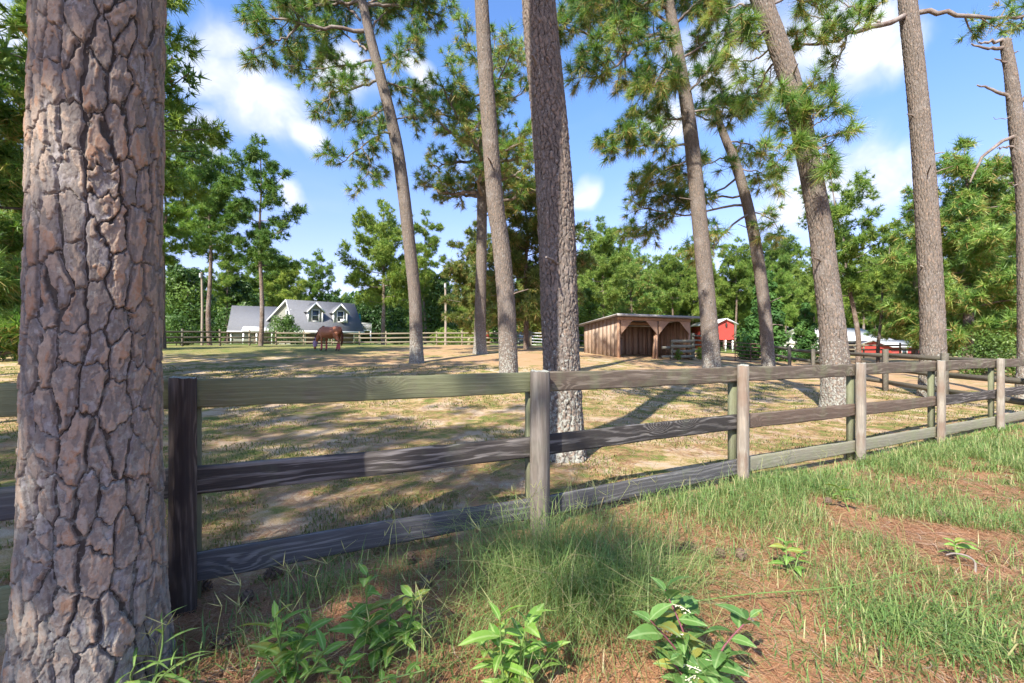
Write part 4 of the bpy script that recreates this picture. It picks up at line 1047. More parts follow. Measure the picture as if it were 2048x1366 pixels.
def dormer(ac, air):
    d0, w, zb, zp, ze = .50, .95, 4.10, 6.75, 5.75
    roofz = lambda b: ZE+b*sl
    bb = (ze-ZE)/sl
    dm = h.prism('dormer', [(ac-w, d0, zb), (ac+w, d0, zb), (ac+w, d0, ze), (ac, d0, zp-.1), (ac-w, d0, ze)], (0, .12, 0), M_SIDING)
    for sg in (-1, 1):
        a = ac+sg*w-(.08 if sg > 0 else 0)
        h.prism('cheek', [(a, d0+.121, zb+.1), (a, bb, ze-.03), (a, d0+.121, ze-.03)], (.08, 0, 0), M_WHITE, dm)
        h.hexa('dormer_roof', [(ac+sg*(w+.28), d0-.25, ze-.28), (ac, d0-.25, zp), (ac, 2.45, zp), (ac+sg*(w+.28), 1.9, ze-.28), (ac+sg*(w+.28), d0-.25, ze-.14), (ac, d0-.25, zp+.14), (ac, 2.45, zp+.14), (ac+sg*(w+.28), 1.9, ze-.14)], M_SHINGLE, dm)
        h.hexa('barge_board', [(ac+sg*(w+.30), d0-.33, ze-.36), (ac+sg*.001, d0-.33, zp-.08), (ac+sg*.001, d0-.255, zp-.08), (ac+sg*(w+.30), d0-.255, ze-.36), (ac+sg*(w+.30), d0-.33, ze-.1), (ac+sg*.001, d0-.33, zp+.19), (ac+sg*.001, d0-.255, zp+.19), (ac+sg*(w+.30), d0-.255, ze-.1)], M_WHITE, dm)
        h.box('corner_board', ac+sg*w-.09, ac+sg*w+.09, d0-.05, d0-.002, zb, ze-.2, M_WHITE, dm)
    h.box('sill', ac-w-.1, ac+w+.1, d0-.08, d0-.003, zb-.13, zb+.05, M_WHITE, dm)
    h.box('window', ac-.42, ac+.42, d0-.04, d0-.004, zb+.28, zb+1.72, M_GLASS, dm)
    for a0, a1, z0, z1 in ((-.55, -.42, .16, 1.84), (.42, .55, .16, 1.84), (-.42, .42, 1.72, 1.84), (-.42, .42, .16, .28), (-.42, .42, .96, 1.04)):
        h.box('window_frame', ac+a0, ac+a1, d0-.075, d0-.042, zb+z0, zb+z1, M_WHITE, dm)
    if air: h.box('air_conditioner', ac-.05, ac+.58, d0-.5, d0-.08, zb+.2, zb+.62, M_WHITE, dm)
dormer(2.75, False); dormer(6.25, True)
wn = h.box('gable_window', -.06, -.004, 1.7, 3.3, 4.6, 5.75, M_GLASS)
for b0, b1, z0, z1 in ((1.55, 1.7, 4.45, 5.9), (3.3, 3.45, 4.45, 5.9), (1.7, 3.3, 5.75, 5.9), (1.7, 3.3, 4.45, 4.6), (2.46, 2.54, 4.6, 5.75)):
    h.box('frame', -.10, -.062, b0, b1, z0, z1, M_WHITE, wn)
dk = h.box('deck', L+.32, L+2.0, .6, 4.2, 3.12, 3.28, M_WHITE)
for k in range(9): h.box('baluster', L+.4+k*.19, L+.45+k*.19, .62, .67, 3.281, 4.2, M_WHITE, dk)
h.box('rail', L+.32, L+2.0, .6, .69, 4.201, 4.3, M_WHITE, dk); h.box('deck_post', L+1.8, L+1.95, .6, .75, gz, 3.119, M_WHITE, dk)
m = MB(); b0 = h.p(L+1.0, 2.4, 3.28); m.tube([b0, b0+[0, 0, .8], b0+[0, 0, .85], b0+[0, 0, 2.], b0+[0, 0, 2.6]], [.03, .03, .16, .22, .02], 8)
umb = obj('garden_umbrella', m.mesh('garden_umbrella', M_TEAL, True, None, b0), None, tuple(b0)); tag(umb, 'closed teal garden umbrella standing on the house deck', 'umbrella')
# left wing
w_ = Frame((-39.7, 64.), math.atan2(.41, .91), house)
w_.box('wing_wall', .1, 9.5, .1, 8., gz, 3.0, M_SIDING)
w_.slab('wing_roof', -.3, 9.8, (-.4, 2.86), (4.2, 6.75), .16, M_SHINGLE); w_.slab('wing_roof', -.3, 9.8, (8.6, 2.86), (4.202, 6.75), .16, M_SHINGLE)
w_.box('gutter', -.3, 9.8, -.52, -.42, 2.80, 3.02, M_WHITE)
w_.prism('wing_gable', [(.1, .2, 3.001), (.1, 8., 3.001), (.1, 4.2, 6.6)], (.15, 0, 0), M_SIDING)
pr = w_.slab('porch_roof', 1.7, 5.6, (-2.3, 2.95), (-.55, 3.55), .14, M_WHITE)
w_.box('porch_beam', 1.75, 5.55, -2.25, -2.05, 2.70, 2.948, M_WHITE, pr)
for a in (1.8, 3.4, 5.3): w_.box('column', a, a+.2, -2.25, -2.05, gz, 2.699, M_WHITE, pr)
for a in (.4, 8.4): w_.box('corner_post', a-.35, a-.15, -.02, .098, gz, 2.8, M_WHITE)
w_.box('front_door', 3.0, 4.0, .05, .098, gz, gz+2.0, M_GDOOR)

# ---- the wooden run-in shed
A = (6.15, 26.4); sz0 = .40
shed = thing('run_in_shed', 'open fronted wooden run-in shed with slanting tin roof in the paddock', 'shed', (A[0], A[1], sz0))
s = Frame(A, math.atan2(.471, .882), shed)
LF, DP, ZF, ZK = 5.94, 3.23, 3.02, 2.58
zt = lambda b: ZF+(ZK-ZF)*b/DP
n = 9
for k in range(n):        # left wall, vertical boards
    b0, b1 = k*DP/n+.004, (k+1)*DP/n-.004
    s.hexa('wall_board', [(.0, b0, sz0), (.03+.004*(k % 2), b0, sz0), (.03+.004*(k % 2), b1, sz0), (.0, b1, sz0), (.0, b0, zt(b0)), (.03, b0, zt(b0)), (.03, b1, zt(b1)), (.0, b1, zt(b1))], M_PLY)
n = 12
for k in range(n):        # right wall
    b0, b1 = k*DP/n+.004, (k+1)*DP/n-.004
    s.hexa('wall_board', [(LF-.03, b0, sz0), (LF, b0, sz0), (LF, b1, sz0), (LF-.03, b1, sz0), (LF-.03, b0, zt(b0)), (LF, b0, zt(b0)), (LF, b1, zt(b1)), (LF-.03, b1, zt(b1))], M_PLYI)
for k in range(6):
    b0 = .25+k*.5; s.box('stud', LF-.12, LF-.032, b0, b0+.06, sz0, zt(b0)-.05, M_BEAM)
wa0, wa1, wz0, wz1 = 1.95, 2.55, 1.95, 2.38
for k in range(14):       # back wall with a small window opening
    a0, a1 = k*LF/14+.004, (k+1)*LF/14-.004
    if a1 > wa0 and a0 < wa1:
        s.box('wall_board', a0, a1, DP-.03, DP, sz0, wz0, M_PLYI); s.box('wall_board', a0, a1, DP-.03, DP, wz1, ZK, M_PLYI)
    else: s.box('wall_board', a0, a1, DP-.03, DP, sz0, ZK, M_PLYI)
for k in range(9):
    a0 = .3+k*.62
    if not (wa0-.1 < a0 < wa1): s.box('stud', a0, a0+.06, DP-.13, DP-.032, sz0, ZK-.03, M_BEAM)
for k in range(5): s.box('kick_board', .05+k*.60, .05+(k+1)*.60-.006, DP-.17, DP-.135, sz0, 1.72, M_KICK)
s.box('kick_board_cap', .05, 3.05, DP-.2, DP-.135, 1.722, 1.79, M_BEAM)
for a0, a1 in ((-.02, .13), (2.98, 3.13), (LF-.12, LF+.03)): s.box('post', a0, a1, -.06, .09, sz0-.2, ZF-.24, M_BEAM)
s.hexa('leaning_post', [(2.72, -.05, sz0), (2.85, -.05, sz0), (2.85, .07, sz0), (2.72, .07, sz0), (2.88, -.05, 1.9), (2.98, -.05, 1.9), (2.98, .07, 1.9), (2.88, .07, 1.9)], M_BEAM)
s.box('header_beam', -.04, LF+.05, -.085, -.003, ZF-.22, ZF-.02, M_BEAM)
s.box('rafter_beam', .04, LF-.04, 1.5, 1.62, zt(1.5)-.22, zt(1.5)-.03, M_BEAM)
for a, d in ((.13, 1), (2.98, -1), (3.13, 1), (LF-.12, -1)):
    s.prism('corner_brace', [(a, -.12, ZF-.225), (a+d*.95, -.12, ZF-.225), (a+d*.75, -.12, ZF-.36), (a+d*.12, -.12, ZF-.92), (a, -.12, ZF-1.05)], (0, .03, 0), M_BEAM)
for k in range(8):        # roof sheets with a proud lap each
    a0, a1 = -.45+k*.86, -.45+(k+1)*.86+.01
    s.hexa('roof_sheet', [(a0, -.42, zt(-.42)+.02+.006*(k % 2)), (a1, -.42, zt(-.42)+.02+.006*(k % 2)), (a1, DP+.5, zt(DP+.5)+.02+.006*(k % 2)), (a0, DP+.5, zt(DP+.5)+.02+.006*(k % 2)),
                          (a0, -.42, zt(-.42)+.06+.006*(k % 2)), (a1, -.42, zt(-.42)+.06+.006*(k % 2)), (a1, DP+.5, zt(DP+.5)+.06+.006*(k % 2)), (a0, DP+.5, zt(DP+.5)+.06+.006*(k % 2))], M_TIN)
s.hexa('fascia', [(-.45, -.46, zt(-.42)-.07), (6.44, -.46, zt(-.42)-.07), (6.44, -.422, zt(-.42)-.07), (-.45, -.422, zt(-.42)-.07), (-.45, -.46, zt(-.42)+.075), (6.44, -.46, zt(-.42)+.075), (6.44, -.422, zt(-.42)+.075), (-.45, -.422, zt(-.42)+.075)], M_TIN)

# stall rail in the right bay
sr = thing('stall_fence', 'pale board fence closing the right bay of the wooden shed', 'fence', tuple(s.p(3.9, -.3, sz0)))
f2 = Frame(A, math.atan2(.471, .882), sr)
for a in (3.95, 5.75): f2.box('post', a, a+.12, -.38, -.26, sz0-.1, 1.62, WOOD['pale'])
for k in range(4): f2.box('board', 3.85+(.12 if k == 1 else 0), 5.95, -.43, -.383, .52+k*.32, .70+k*.32, WOOD['pale'])
f2.box('side_board', 3.14, 3.94, -.36, -.31, 1.1, 1.26, WOOD['pale']); f2.box('side_board', 3.14, 3.94, -.36, -.31, .55, .7, WOOD['pale'])
vm = leafy(301, 1.1, .45, 900, .07, M_LEAF_L, .05, 10, 'oval', False, (.6, .2))
for a, lab, s_ in ((4.3, 'climbing vine on the pale stall boards of the shed', .62), (6.2, 'leafy vine at the right corner post of the shed', .72)):
    q_ = s.p(a, -.55, 0); rt = thing('vine', lab, 'vine', (q_[0], q_[1], sz0), a, 'vines on the shed', s_); obj('stem', vm[0], rt); obj('foliage', vm[2], rt)

# ---- red barns and the white roofed barn
def barn(name, label, u0, z0, ang, L, D, ze, zr, wall, roof, gz, front_open=0):
    x = (u0-1024)/F*z0; rt = thing(name, label, 'barn', (x, z0, gz)); b = Frame((x, z0), ang, rt)
    for a0 in (0., L-.12): b.prism('gable_wall', [(a0, .0, gz+front_open), (a0, D, gz+front_open), (a0, D, ze), (a0, D/2, zr-.06), (a0, .0, ze)], (.12, 0, 0), wall)
    b.box('wall', .12, L-.12, .0, .1, gz+front_open, ze-.02, wall); b.box('wall', .12, L-.12, D-.1, D, gz, ze-.02, wall)
    k = (zr-ze)/(D/2)
    b.slab('roof', -.35, L+.35, (-.4, ze-.4*k+.02), (D/2, zr), .1, roof); b.slab('roof', -.35, L+.35, (D+.4, ze-.4*k+.02), (D/2+.002, zr), .1, roof)
    return rt, b
rb, b = barn('red_barn', 'red gabled barn with white posts seen right of the shed', 1468, 56., R(88), 9., 1.95, 4.0-.2, 4.3, M_RED, M_WROOF, .55, 1.2)
for bb in (.02, -.0): pass
for bq in (.05, .9, 1.75): b.box('post', .02, .2, bq-.0, bq+.16, .2, 1.76, M_WHITE)
m = MB(); p0 = b.p(-.1, .97, 3.35); m.tube([p0, p0+[0, 0, .3], p0+[0, 0, .5]], [.1, .14, .05], 8); obj('barn_light', m.mesh('barn_light', M_DARK, True, None, np.array(rb.location)), rb)
wb, b = barn('white_roof_barn', 'long barn with a white metal roof behind the crooked pines', 1655, 58., R(16), 11., 8.5, 1.75, 3.35, M_WHITE, M_WROOF, -.5)
b.box('open_bay', 1.0, 4.6, -.03, -.002, .0, 1.45, M_DARK); b.box('bay_post', 4.62, 4.86, -.3, -.06, -.2, 1.6, M_WHITE)  # flat dark panel on the wall stands in for the shade inside a bay
for k in range(3): b.box('window', 6.3+k*1.5, 6.9+k*1.5, -.04, -.002, .7, 1.2, M_RED)
rl, b = barn('red_lean_to', 'small red outbuilding with grey roof right of the white barn', 1783, 54., R(14), 5.2, 4., .95, 1.65, M_RED, M_GROOF, -.5)
wd = b.box('window', 1.6, 2.3, -.05, -.002, .05, .62, M_GLASS)
for a0, a1, z0_, z1_ in ((1.5, 1.6, -.03, .72), (2.3, 2.4, -.03, .72), (1.6, 2.3, .62, .72), (1.6, 2.3, -.03, .05)): b.box('frame', a0, a1, -.07, -.052, z0_, z1_, M_WHITE, wd)
b.box('door', 3.2, 4.1, -.05, -.002, -.5, .8, M_WHITE)

# ---- little cream and red playhouse behind the far fence
x, z = (978-1024)/F*52, 52.; gz = float(elev(x, z))-.05
pl = thing('playhouse', 'small cream and red garden shed half hidden by the sunlit trunk', 'shed', (x-2., z, gz)); b = Frame((x-2.15, z), R(18), pl)
b.box('front_wall', 0, 1.25, 0, .1, gz, gz+2.0, M_CREAM); b.box('side_wall', 1.251, 2.3, -.02, 1.6, gz, gz+2.0, M_RED); b.box('back_wall', 0, 1.25, 1.5, 1.6, gz, gz+2., M_CREAM)
b.slab('roof', -.15, 2.45, (-.25, gz+2.0), (1.8, gz+2.18), .08, M_RED)
b.box('window', .45, .8, -.04, -.003, gz+1.2, gz+1.6, M_GLASS)

# ---- utility poles
def upole(u, vtop, z, label, r0=.14):
    x = (u-1024)/F*z; e = float(elev(x, z)); top = W(u, vtop, z)[2]
    rt = thing('utility_pole', label, 'pole', (x, z, e)); m = MB(); m.tube([(0, 0, -.3), (.03, 0, (top-e)*.5), (-.02, 0, top-e)], [r0, r0*.85, r0*.7], 10); obj('shaft', m.mesh('shaft', simple('pole_wood', (.31, .255, .20), .9, 0, .2, 4), True), rt)
    m = MB(); m.tube([(0, -.2, top-e-.5), (0, -.2, top-e-.1)], [.12, .12], 8); obj('insulator_can', m.mesh('insulator_can', M_GROOF, True), rt)
upole(891, 566, 48., 'bare wooden utility pole left of the sunlit trunk')
upole(404, 545, 43., 'pale wooden pole standing left of the house', .12)
# ------------------------------------------------------------------ other fences and gates
def unit_box(name, lo, hi, mat):
    m = MB(); m.box(lo, hi); return m.mesh(name, mat)
def fence(name, label, line, step, hs, mat, top=1.38, bh=.145, seed=1, pw=.13):
    r = np.random.default_rng(seed)
    ln = np.array(line, float); seg = np.concatenate([[0], np.cumsum(np.linalg.norm(np.diff(ln, axis=0), axis=1))])
    n = max(1, int(round(seg[-1]/step))); S = np.linspace(0, seg[-1], n+1)
    P = np.stack([np.interp(S, seg, ln[:, 0]), np.interp(S, seg, ln[:, 1])], -1)
    e = elev(P[:, 0], P[:, 1])
    rt = thing(name, label, 'fence', (P[0, 0], P[0, 1], e[0]))
    pm_ = unit_box('post', (-pw/2, -pw/2, -.3), (pw/2, pw/2, 1.), mat); bm_ = unit_box('board', (-.5, -.016, -bh/2), (.5, .016, bh/2), mat)
    for k in range(n+1):
        j = min(k, n-1); ang = math.atan2(P[j+1, 1]-P[j, 1], P[j+1, 0]-P[j, 0])
        obj('post', pm_, rt, (P[k, 0]-P[0, 0], P[k, 1]-P[0, 1], e[k]-e[0]), (0, 0, ang), (1, 1, top*r.uniform(.97, 1.04)))
    for k in range(n):
        d = P[k+1]-P[k]; nn = np.array([d[1], -d[0]])/np.linalg.norm(d)*(pw/2+.018)
        for hh in hs:
            o = obj('board', bm_, rt)
            A_ = (P[k, 0]+nn[0], P[k, 1]+nn[1], e[k]+hh+r.normal(0, .012)); B_ = (P[k+1, 0]+nn[0], P[k+1, 1]+nn[1], e[k+1]+hh+r.normal(0, .012))
            place_between(o, A_, B_, rt); o.scale = ((Vector(A_)-Vector(B_)).length-.01, 1, 1)
    return rt
def gp(u, z): return ((u-1024)/F*z, z)
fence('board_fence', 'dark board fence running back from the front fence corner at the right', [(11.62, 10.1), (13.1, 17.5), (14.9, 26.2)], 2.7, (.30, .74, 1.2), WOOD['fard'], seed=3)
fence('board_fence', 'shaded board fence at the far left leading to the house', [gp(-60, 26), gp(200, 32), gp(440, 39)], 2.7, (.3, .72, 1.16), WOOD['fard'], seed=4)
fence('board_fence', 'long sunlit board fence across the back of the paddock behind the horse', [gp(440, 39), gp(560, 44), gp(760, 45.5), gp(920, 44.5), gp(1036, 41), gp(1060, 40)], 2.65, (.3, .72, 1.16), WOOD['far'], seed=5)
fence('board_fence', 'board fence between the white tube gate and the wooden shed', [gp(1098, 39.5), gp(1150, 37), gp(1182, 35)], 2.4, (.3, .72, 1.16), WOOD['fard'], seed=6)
fence('rail_fence', 'tall pale five board fence between the shed and the pipe gate', [gp(1386, 33), gp(1432, 31)], 2.2, (.25, .58, .91, 1.24, 1.56), WOOD['pale'], 1.72, .12, 7)
fence('board_fence', 'pale distant board fence in front of the white roofed barn', [gp(1545, 44), gp(1700, 43), gp(1860, 40), gp(2060, 36)], 2.8, (.4, .8, 1.2), WOOD['far'], seed=8)

M_RUSTPIPE = simple('rusty_pipe', (.13, .075, .06), .6, .3, .3, 8)
M_GALV = simple('galvanised_pipe', (.62, .64, .66), .4, .3, .08, 8)
def pipe_gate(name, label, A_, B_, hgt, n, mat, mids, rr=.024, lift=.18):
    A_, B_ = np.array(A_), np.array(B_); e = float(elev(*A_)); e2 = float(elev(*B_))
    rt = thing(name, label, 'gate', (A_[0], A_[1], e)); d = B_-A_; L_ = np.linalg.norm(d)
    P3 = lambda t, z: np.array([A_[0]+d[0]*t, A_[1]+d[1]*t, e+(e2-e)*t+z])
    org = np.array(rt.location)
    for k in range(n):
        m = MB(); z = lift+(hgt-lift)*k/(n-1); m.tube([P3(0, z), P3(1, z)], rr, 8); obj('rail', m.mesh('rail', mat, True, None, org), rt)
    for t in [0., 1.]+list(mids):
        m = MB(); m.tube([P3(t, lift-.03), P3(t, hgt+.02)], rr*1.15, 8); obj('upright', m.mesh('upright', mat, True, None, org), rt)
    for t in (-.02, 1.02):
        m = MB(); m.tube([P3(t, -.2), P3(t, hgt+.12)], .06, 8); obj('gate_post', m.mesh('gate_post', M_RUSTPIPE if mat is M_RUSTPIPE else WOOD['pale'], True, None, org), rt)
pipe_gate('pipe_gate', 'dark rusty pipe gate with five rails right of the shed', gp(1440, 28.0), gp(1535, 26.6), 1.28, 6, M_RUSTPIPE, (.33, .66))
pipe_gate('tube_gate', 'white metal tube gate in the far fence beside the thick trunk', gp(1063, 39.8), gp(1096, 39.4), 1.22, 5, M_GALV, (.7,))

# ------------------------------------------------------------------ cars behind the white gate
M_CAR1 = simple('dark_blue_paint', (.025, .035, .06), .25, .2, .1, 2, .0, .6); M_CAR2 = simple('slate_paint', (.05, .07, .09), .25, .2, .1, 2, .0, .6)
M_TYRE = simple('tyre', (.02, .02, .02), .9); M_LAMP = simple('car_lamp', (.75, .75, .72), .2)
def car(label, x, y, ang, paint):
    rt = thing('parked_car', label, 'car', (x, y, float(elev(x, y))), ang, 'cars parked beyond the far fence')
    prof = [(-2.2, .35), (-2.25, .7), (-2.1, .95), (-1.2, 1.05), (.9, 1.08), (2.15, 1.02), (2.25, .6), (2.2, .35)]
    def shell(nm, pf, w0, w1, mat, par=None):
        m = MB(); n = len(pf)
        rows = []
        for (yy, k) in ((-w0, 1.), (-w0*.97, 1.), (w0*.97, 1.), (w0, 1.)): pass
        v = np.array([[px, sy*(w0+(w1-w0)*max(0, (pz-1.05)/.6)), pz] for sy in (-1, 1) for (px, pz) in pf])
        m.quads(v, [[i, (i+1) % n, n+(i+1) % n, n+i] for i in range(n)])
        for sgn in (0, 1):
            vv = np.vstack([v[sgn*n:(sgn+1)*n], v[sgn*n:(sgn+1)*n].mean(0)]); m.tris(vv, [[n, (i+1) % n, i] if sgn else [n, i, (i+1) % n] for i in range(n)])
        return obj(nm, m.mesh(nm, mat), par or rt)
    shell('body', prof, .92, .92, paint)
    shell('cabin', [(-1.2, 1.04), (-.55, 1.66), (1.5, 1.70), (2.1, 1.04)], .90, .70, paint)
    for sy in (-1, 1):
        for x0, x1 in ((-.75, .25), (.33, 1.45)):
            m = MB(); k = .9-.2*.08; v = []
            for (px, pz) in ((x0-.15*(x0 < 0), 1.12), (x1, 1.12), (x1-.02, 1.58), (x0+.28*(x0 < 0), 1.58)):
                yy = .90+(.70-.90)*max(0, (pz-1.05)/.6)
                v.append([px, sy*(yy+.012), pz])
            m.poly_prism(v, (0, -sy*.02, 0)); obj('window', m.mesh('window', M_GLASS), rt)
    for (p0, p1) in (((-1.13, 1.12), (-.62, 1.60)), ((2.03, 1.12), (1.56, 1.62))):
        m = MB(); dx = -.012 if p0[0] < 0 else .012
        m.poly_prism([(p0[0]+dx, -.82, p0[1]), (p0[0]+dx, .82, p0[1]), (p1[0]+dx, .66, p1[1]), (p1[0]+dx, -.66, p1[1])], (-dx, 0, -.004)); obj('windscreen', m.mesh('windscreen', M_GLASS), rt)
    for wx in (-1.4, 1.35):
        for sy in (-1, 1):
            m = MB(); m.tube([(wx, sy*.72, .33), (wx, sy*.93, .33)], .33, 16); w1 = obj('wheel', m.mesh('wheel', M_TYRE, True), rt)
            m = MB(); m.tube([(wx, sy*.931, .33), (wx, sy*.95, .33)], .2, 12); obj('rim', m.mesh('rim', M_GALV), w1)
    for sy in (-.65, .65):
        m = MB(); m.box((-2.27, sy-.2, .72), (-2.2, sy+.2, .86)); obj('headlight', m.mesh('headlight', M_LAMP), rt)
car('dark blue parked car seen through the far fence left of the white gate', *gp(1049, 60), R(95), M_CAR1)
car('slate coloured parked car behind the thick trunk and white gate', *gp(1100, 62), R(80), M_CAR2)

# ------------------------------------------------------------------ the chestnut horse, grazing
M_HORSE, g = material('chestnut_coat')
p = g.new('ShaderNodeTexCoord').outputs['Object']
z_ = g.sep(p)[2]
c = g.mix(g.noise(p, 3.0, 4, .6), (.24, .080, .036), (.40, .15, .07))
c = g.mix(g.step(z_, .10, .05), c, (.06, .045, .04))
g.out(g.bsdf(c, .45, g.bump(g.noise(p, 60, 3, .6), .15, .005), 0, .4))
M_MANE = simple('dark_mane', (.085, .03, .016), .7, 0, .3, 20)
M_MASK = simple('purple_fly_mask', (.36, .25, .40), .8, 0, .3, 14)
M_BOOT = simple('pink_leg_wrap', (.58, .10, .14), .7, 0, .25, 12)
hx, hz = gp(660, 27.0); he = float(elev(hx, hz))
horse = thing('horse', 'chestnut horse in purple fly mask grazing with head down in the paddock', 'horse', (hx, hz, he), R(-24), scale=.97)
def loft(m, secs, k=14):
    """closed loft through (centre, side radius, height radius) sections, cut square to the path"""
    c = np.array([s_[0] for s_ in secs], float); n = len(c)
    t = np.gradient(c, axis=0); t = unit(t); sv = np.array([0, 1., 0]); up = unit(np.cross(t, sv))
    th = np.arange(k)*2*np.pi/k
    v = np.array([[c[i]+sv*math.cos(a)*secs[i][1]+up[i]*math.sin(a)*secs[i][2] for a in th] for i in range(n)]).reshape(-1, 3)
    i = np.arange(n-1)[:, None]*k; j = np.arange(k)[None]; j2 = (j+1) % k
    m.quads(v, np.stack([i+j, i+j2, i+k+j2, i+k+j], -1).reshape(-1, 4))
    for e_, fl in ((0, 0), (n-1, 1)):
        vv = np.vstack([v[e_*k:(e_+1)*k], c[e_]]); m.tris(vv, [[k, (a+1) % k, a] if fl == 0 else [k, a, (a+1) % k] for a in range(k)])
m = MB()
loft(m, [((-.80, 0, 1.05), .10, .16), ((-.70, 0, 1.08), .20, .29), ((-.50, 0, 1.12), .25, .36), ((-.25, 0, 1.11), .28, .37), ((.05, 0, 1.08), .31, .37), ((.33, 0, 1.11), .31, .34), ((.58, 0, 1.19), .29, .32), ((.78, 0, 1.19), .22, .27), ((.90, 0, 1.14), .08, .13)])
loft(m, [((-.42, 0, 1.26), .16, .30), ((-.72, 0, 1.14), .15, .27), ((-.93, 0, .93), .12, .20), ((-1.08, 0, .72), .10, .165), ((-1.17, 0, .58), .09, .14)])
loft(m, [((-1.13, 0, .66), .075, .09), ((-1.20, 0, .54), .105, .155), ((-1.235, 0, .40), .095, .14), ((-1.245, 0, .26), .072, .10), ((-1.245, 0, .14), .066, .08), ((-1.24, 0, .07), .045, .055)])
for sy in (-1, 1):
    loft(m, [((-1.10, sy*.07, .66), .03, .035), ((-1.09, sy*.10, .74), .028, .035), ((-1.07, sy*.11, .80), .006, .008)], 8)
    fx = -.50+(.05 if sy > 0 else -.04)
    loft(m, [((fx+.04, sy*.15, 1.0), .11, .16), ((fx+.02, sy*.155, .78), .085, .10), ((fx, sy*.15, .56), .055, .060), ((fx, sy*.15, .47), .055, .060), ((fx+.01, sy*.15, .38), .038, .040), ((fx+.01, sy*.15, .20), .036, .038), ((fx, sy*.15, .13), .045, .047), ((fx-.03, sy*.15, .07), .042, .045), ((fx-.06, sy*.15, .045), .058, .062), ((fx-.07, sy*.15, 0.), .065, .072)], 10)
    o_ = -.28 if sy > 0 else .22
    loft(m, [((.62, sy*.15, 1.08), .15, .24), ((.58+o_*.25, sy*.17, .84), .115, .17), ((.66+o_*.55, sy*.16, .66), .075, .095), ((.74+o_*.75, sy*.155, .53), .050, .068), ((.73+o_*.85, sy*.155, .44), .042, .050), ((.70+o_*.95, sy*.155, .22), .037, .040), ((.69+o_, sy*.155, .14), .047, .050), ((.65+o_, sy*.155, .07), .043, .046), ((.62+o_, sy*.155, .04), .06, .065), ((.61+o_, sy*.155, 0.), .066, .075)], 10)
tmp = bpy.data.objects.new('body', m.mesh('body', M_HORSE, True)); COL.objects.link(tmp)
md = tmp.modifiers.new('r', 'REMESH'); md.mode = 'VOXEL'; md.voxel_size = .022; md.use_smooth_shade = True
md = tmp.modifiers.new('s', 'SMOOTH'); md.iterations = 4; md.factor = .5
bpy.context.view_layer.update()
me = bpy.data.meshes.new_from_object(tmp.evaluated_get(bpy.context.evaluated_depsgraph_get()))
bpy.data.objects.remove(tmp); me.name = 'body'
if not me.materials: me.materials.append(M_HORSE)
obj('body', me, horse)
r = np.random.default_rng(9)
m = MB()
for k in range(70):       # mane falls over the near side of the crest
    t = k/69; b_ = spline([(-.50, 0, 1.54), (-.80, 0, 1.36), (-1.03, 0, 1.08), (-1.17, 0, .80)], 70)[k]
    e_ = b_+np.array([-.06, -.10-.05*r.random(), -.22-.1*r.random()])
    m.tube([b_+[0, .02, -.03], b_+[-.02, -.08, -.05], e_], [.02, .018, .004], 4)
obj('mane', m.mesh('mane', M_MANE, True), horse)['kind'] = 'stuff'
m = MB(); loft(m, [((.88, 0, 1.26), .035, .04), ((.96, 0, 1.12), .05, .05), ((.98, 0, .85), .075, .07), ((.96, 0, .6), .08, .075), ((.94, 0, .40), .05, .05), ((.93, 0, .26), .012, .012)], 10); obj('tail', m.mesh('tail', M_MANE, True), horse)
m = MB(); loft(m, [((-1.125, 0, .665), .09, .10), ((-1.20, 0, .54), .125, .175), ((-1.235, 0, .40), .115, .16), ((-1.245, 0, .24), .088, .116)], 16); mk = obj('fly_mask', m.mesh('fly_mask', M_MASK, True), horse)
for sy in (-1, 1):
    m = MB(); loft(m, [((-1.115, sy*.075, .67), .04, .045), ((-1.09, sy*.11, .75), .036, .045), ((-1.065, sy*.12, .83), .008, .01)], 8); obj('ear_cover', m.mesh('ear_cover', M_MASK, True), mk)
for fx, sy, o_ in ((-.45, 1, 0), (-.54, -1, 0)):
    m = MB(); loft(m, [((fx+.01, sy*.15, .40), .050, .052), ((fx+.01, sy*.15, .25), .056, .058), ((fx, sy*.15, .12), .062, .064)], 12); obj('leg_boot', m.mesh('leg_boot', M_BOOT, True), horse)
for sy, o_ in ((1, -.28), (-1, .22)):
    m = MB(); loft(m, [((.73+o_*.87, sy*.155, .40), .052, .058), ((.70+o_*.95, sy*.155, .24), .056, .06), ((.69+o_, sy*.155, .12), .064, .068)], 12); obj('leg_boot', m.mesh('leg_boot', M_BOOT, True), horse)
# ------------------------------------------------------------------ ground cover
r = np.random.default_rng(21)
def gxy(u, v):
    """where a pixel of the foreground meets the level ground"""
    z = CAMH*F/(v-683.); return (u-1024)/F*z, z
def blades(P, H, lean, w, r, tn, curl=.5, seg=2):
    """grass blades: arched, tapering, two faces each"""
    n = len(P); a = r.uniform(0, 2*np.pi, n)
    d = np.stack([np.cos(a), np.sin(a), 0*a], -1); sv = np.stack([-np.sin(a), np.cos(a), 0*a], -1)*(w*.5)[:, None]
    z = np.array([0, 0, 1.])
    mid = P+z*(H*.62)[:, None]+d*(H*lean*.35)[:, None]
    tip = P+z*(H*(1-curl*lean*.55))[:, None]+d*(H*lean)[:, None]
    V = np.stack([P-sv, P+sv, mid+sv*.8, mid-sv*.8, tip], 1).reshape(-1, 3)
    b = np.arange(n)*5
    q = np.stack([b, b+1, b+2, b+3], -1); t = np.stack([b+3, b+2, b+4], -1)
    return V, q, t, np.concatenate([tn, tn])
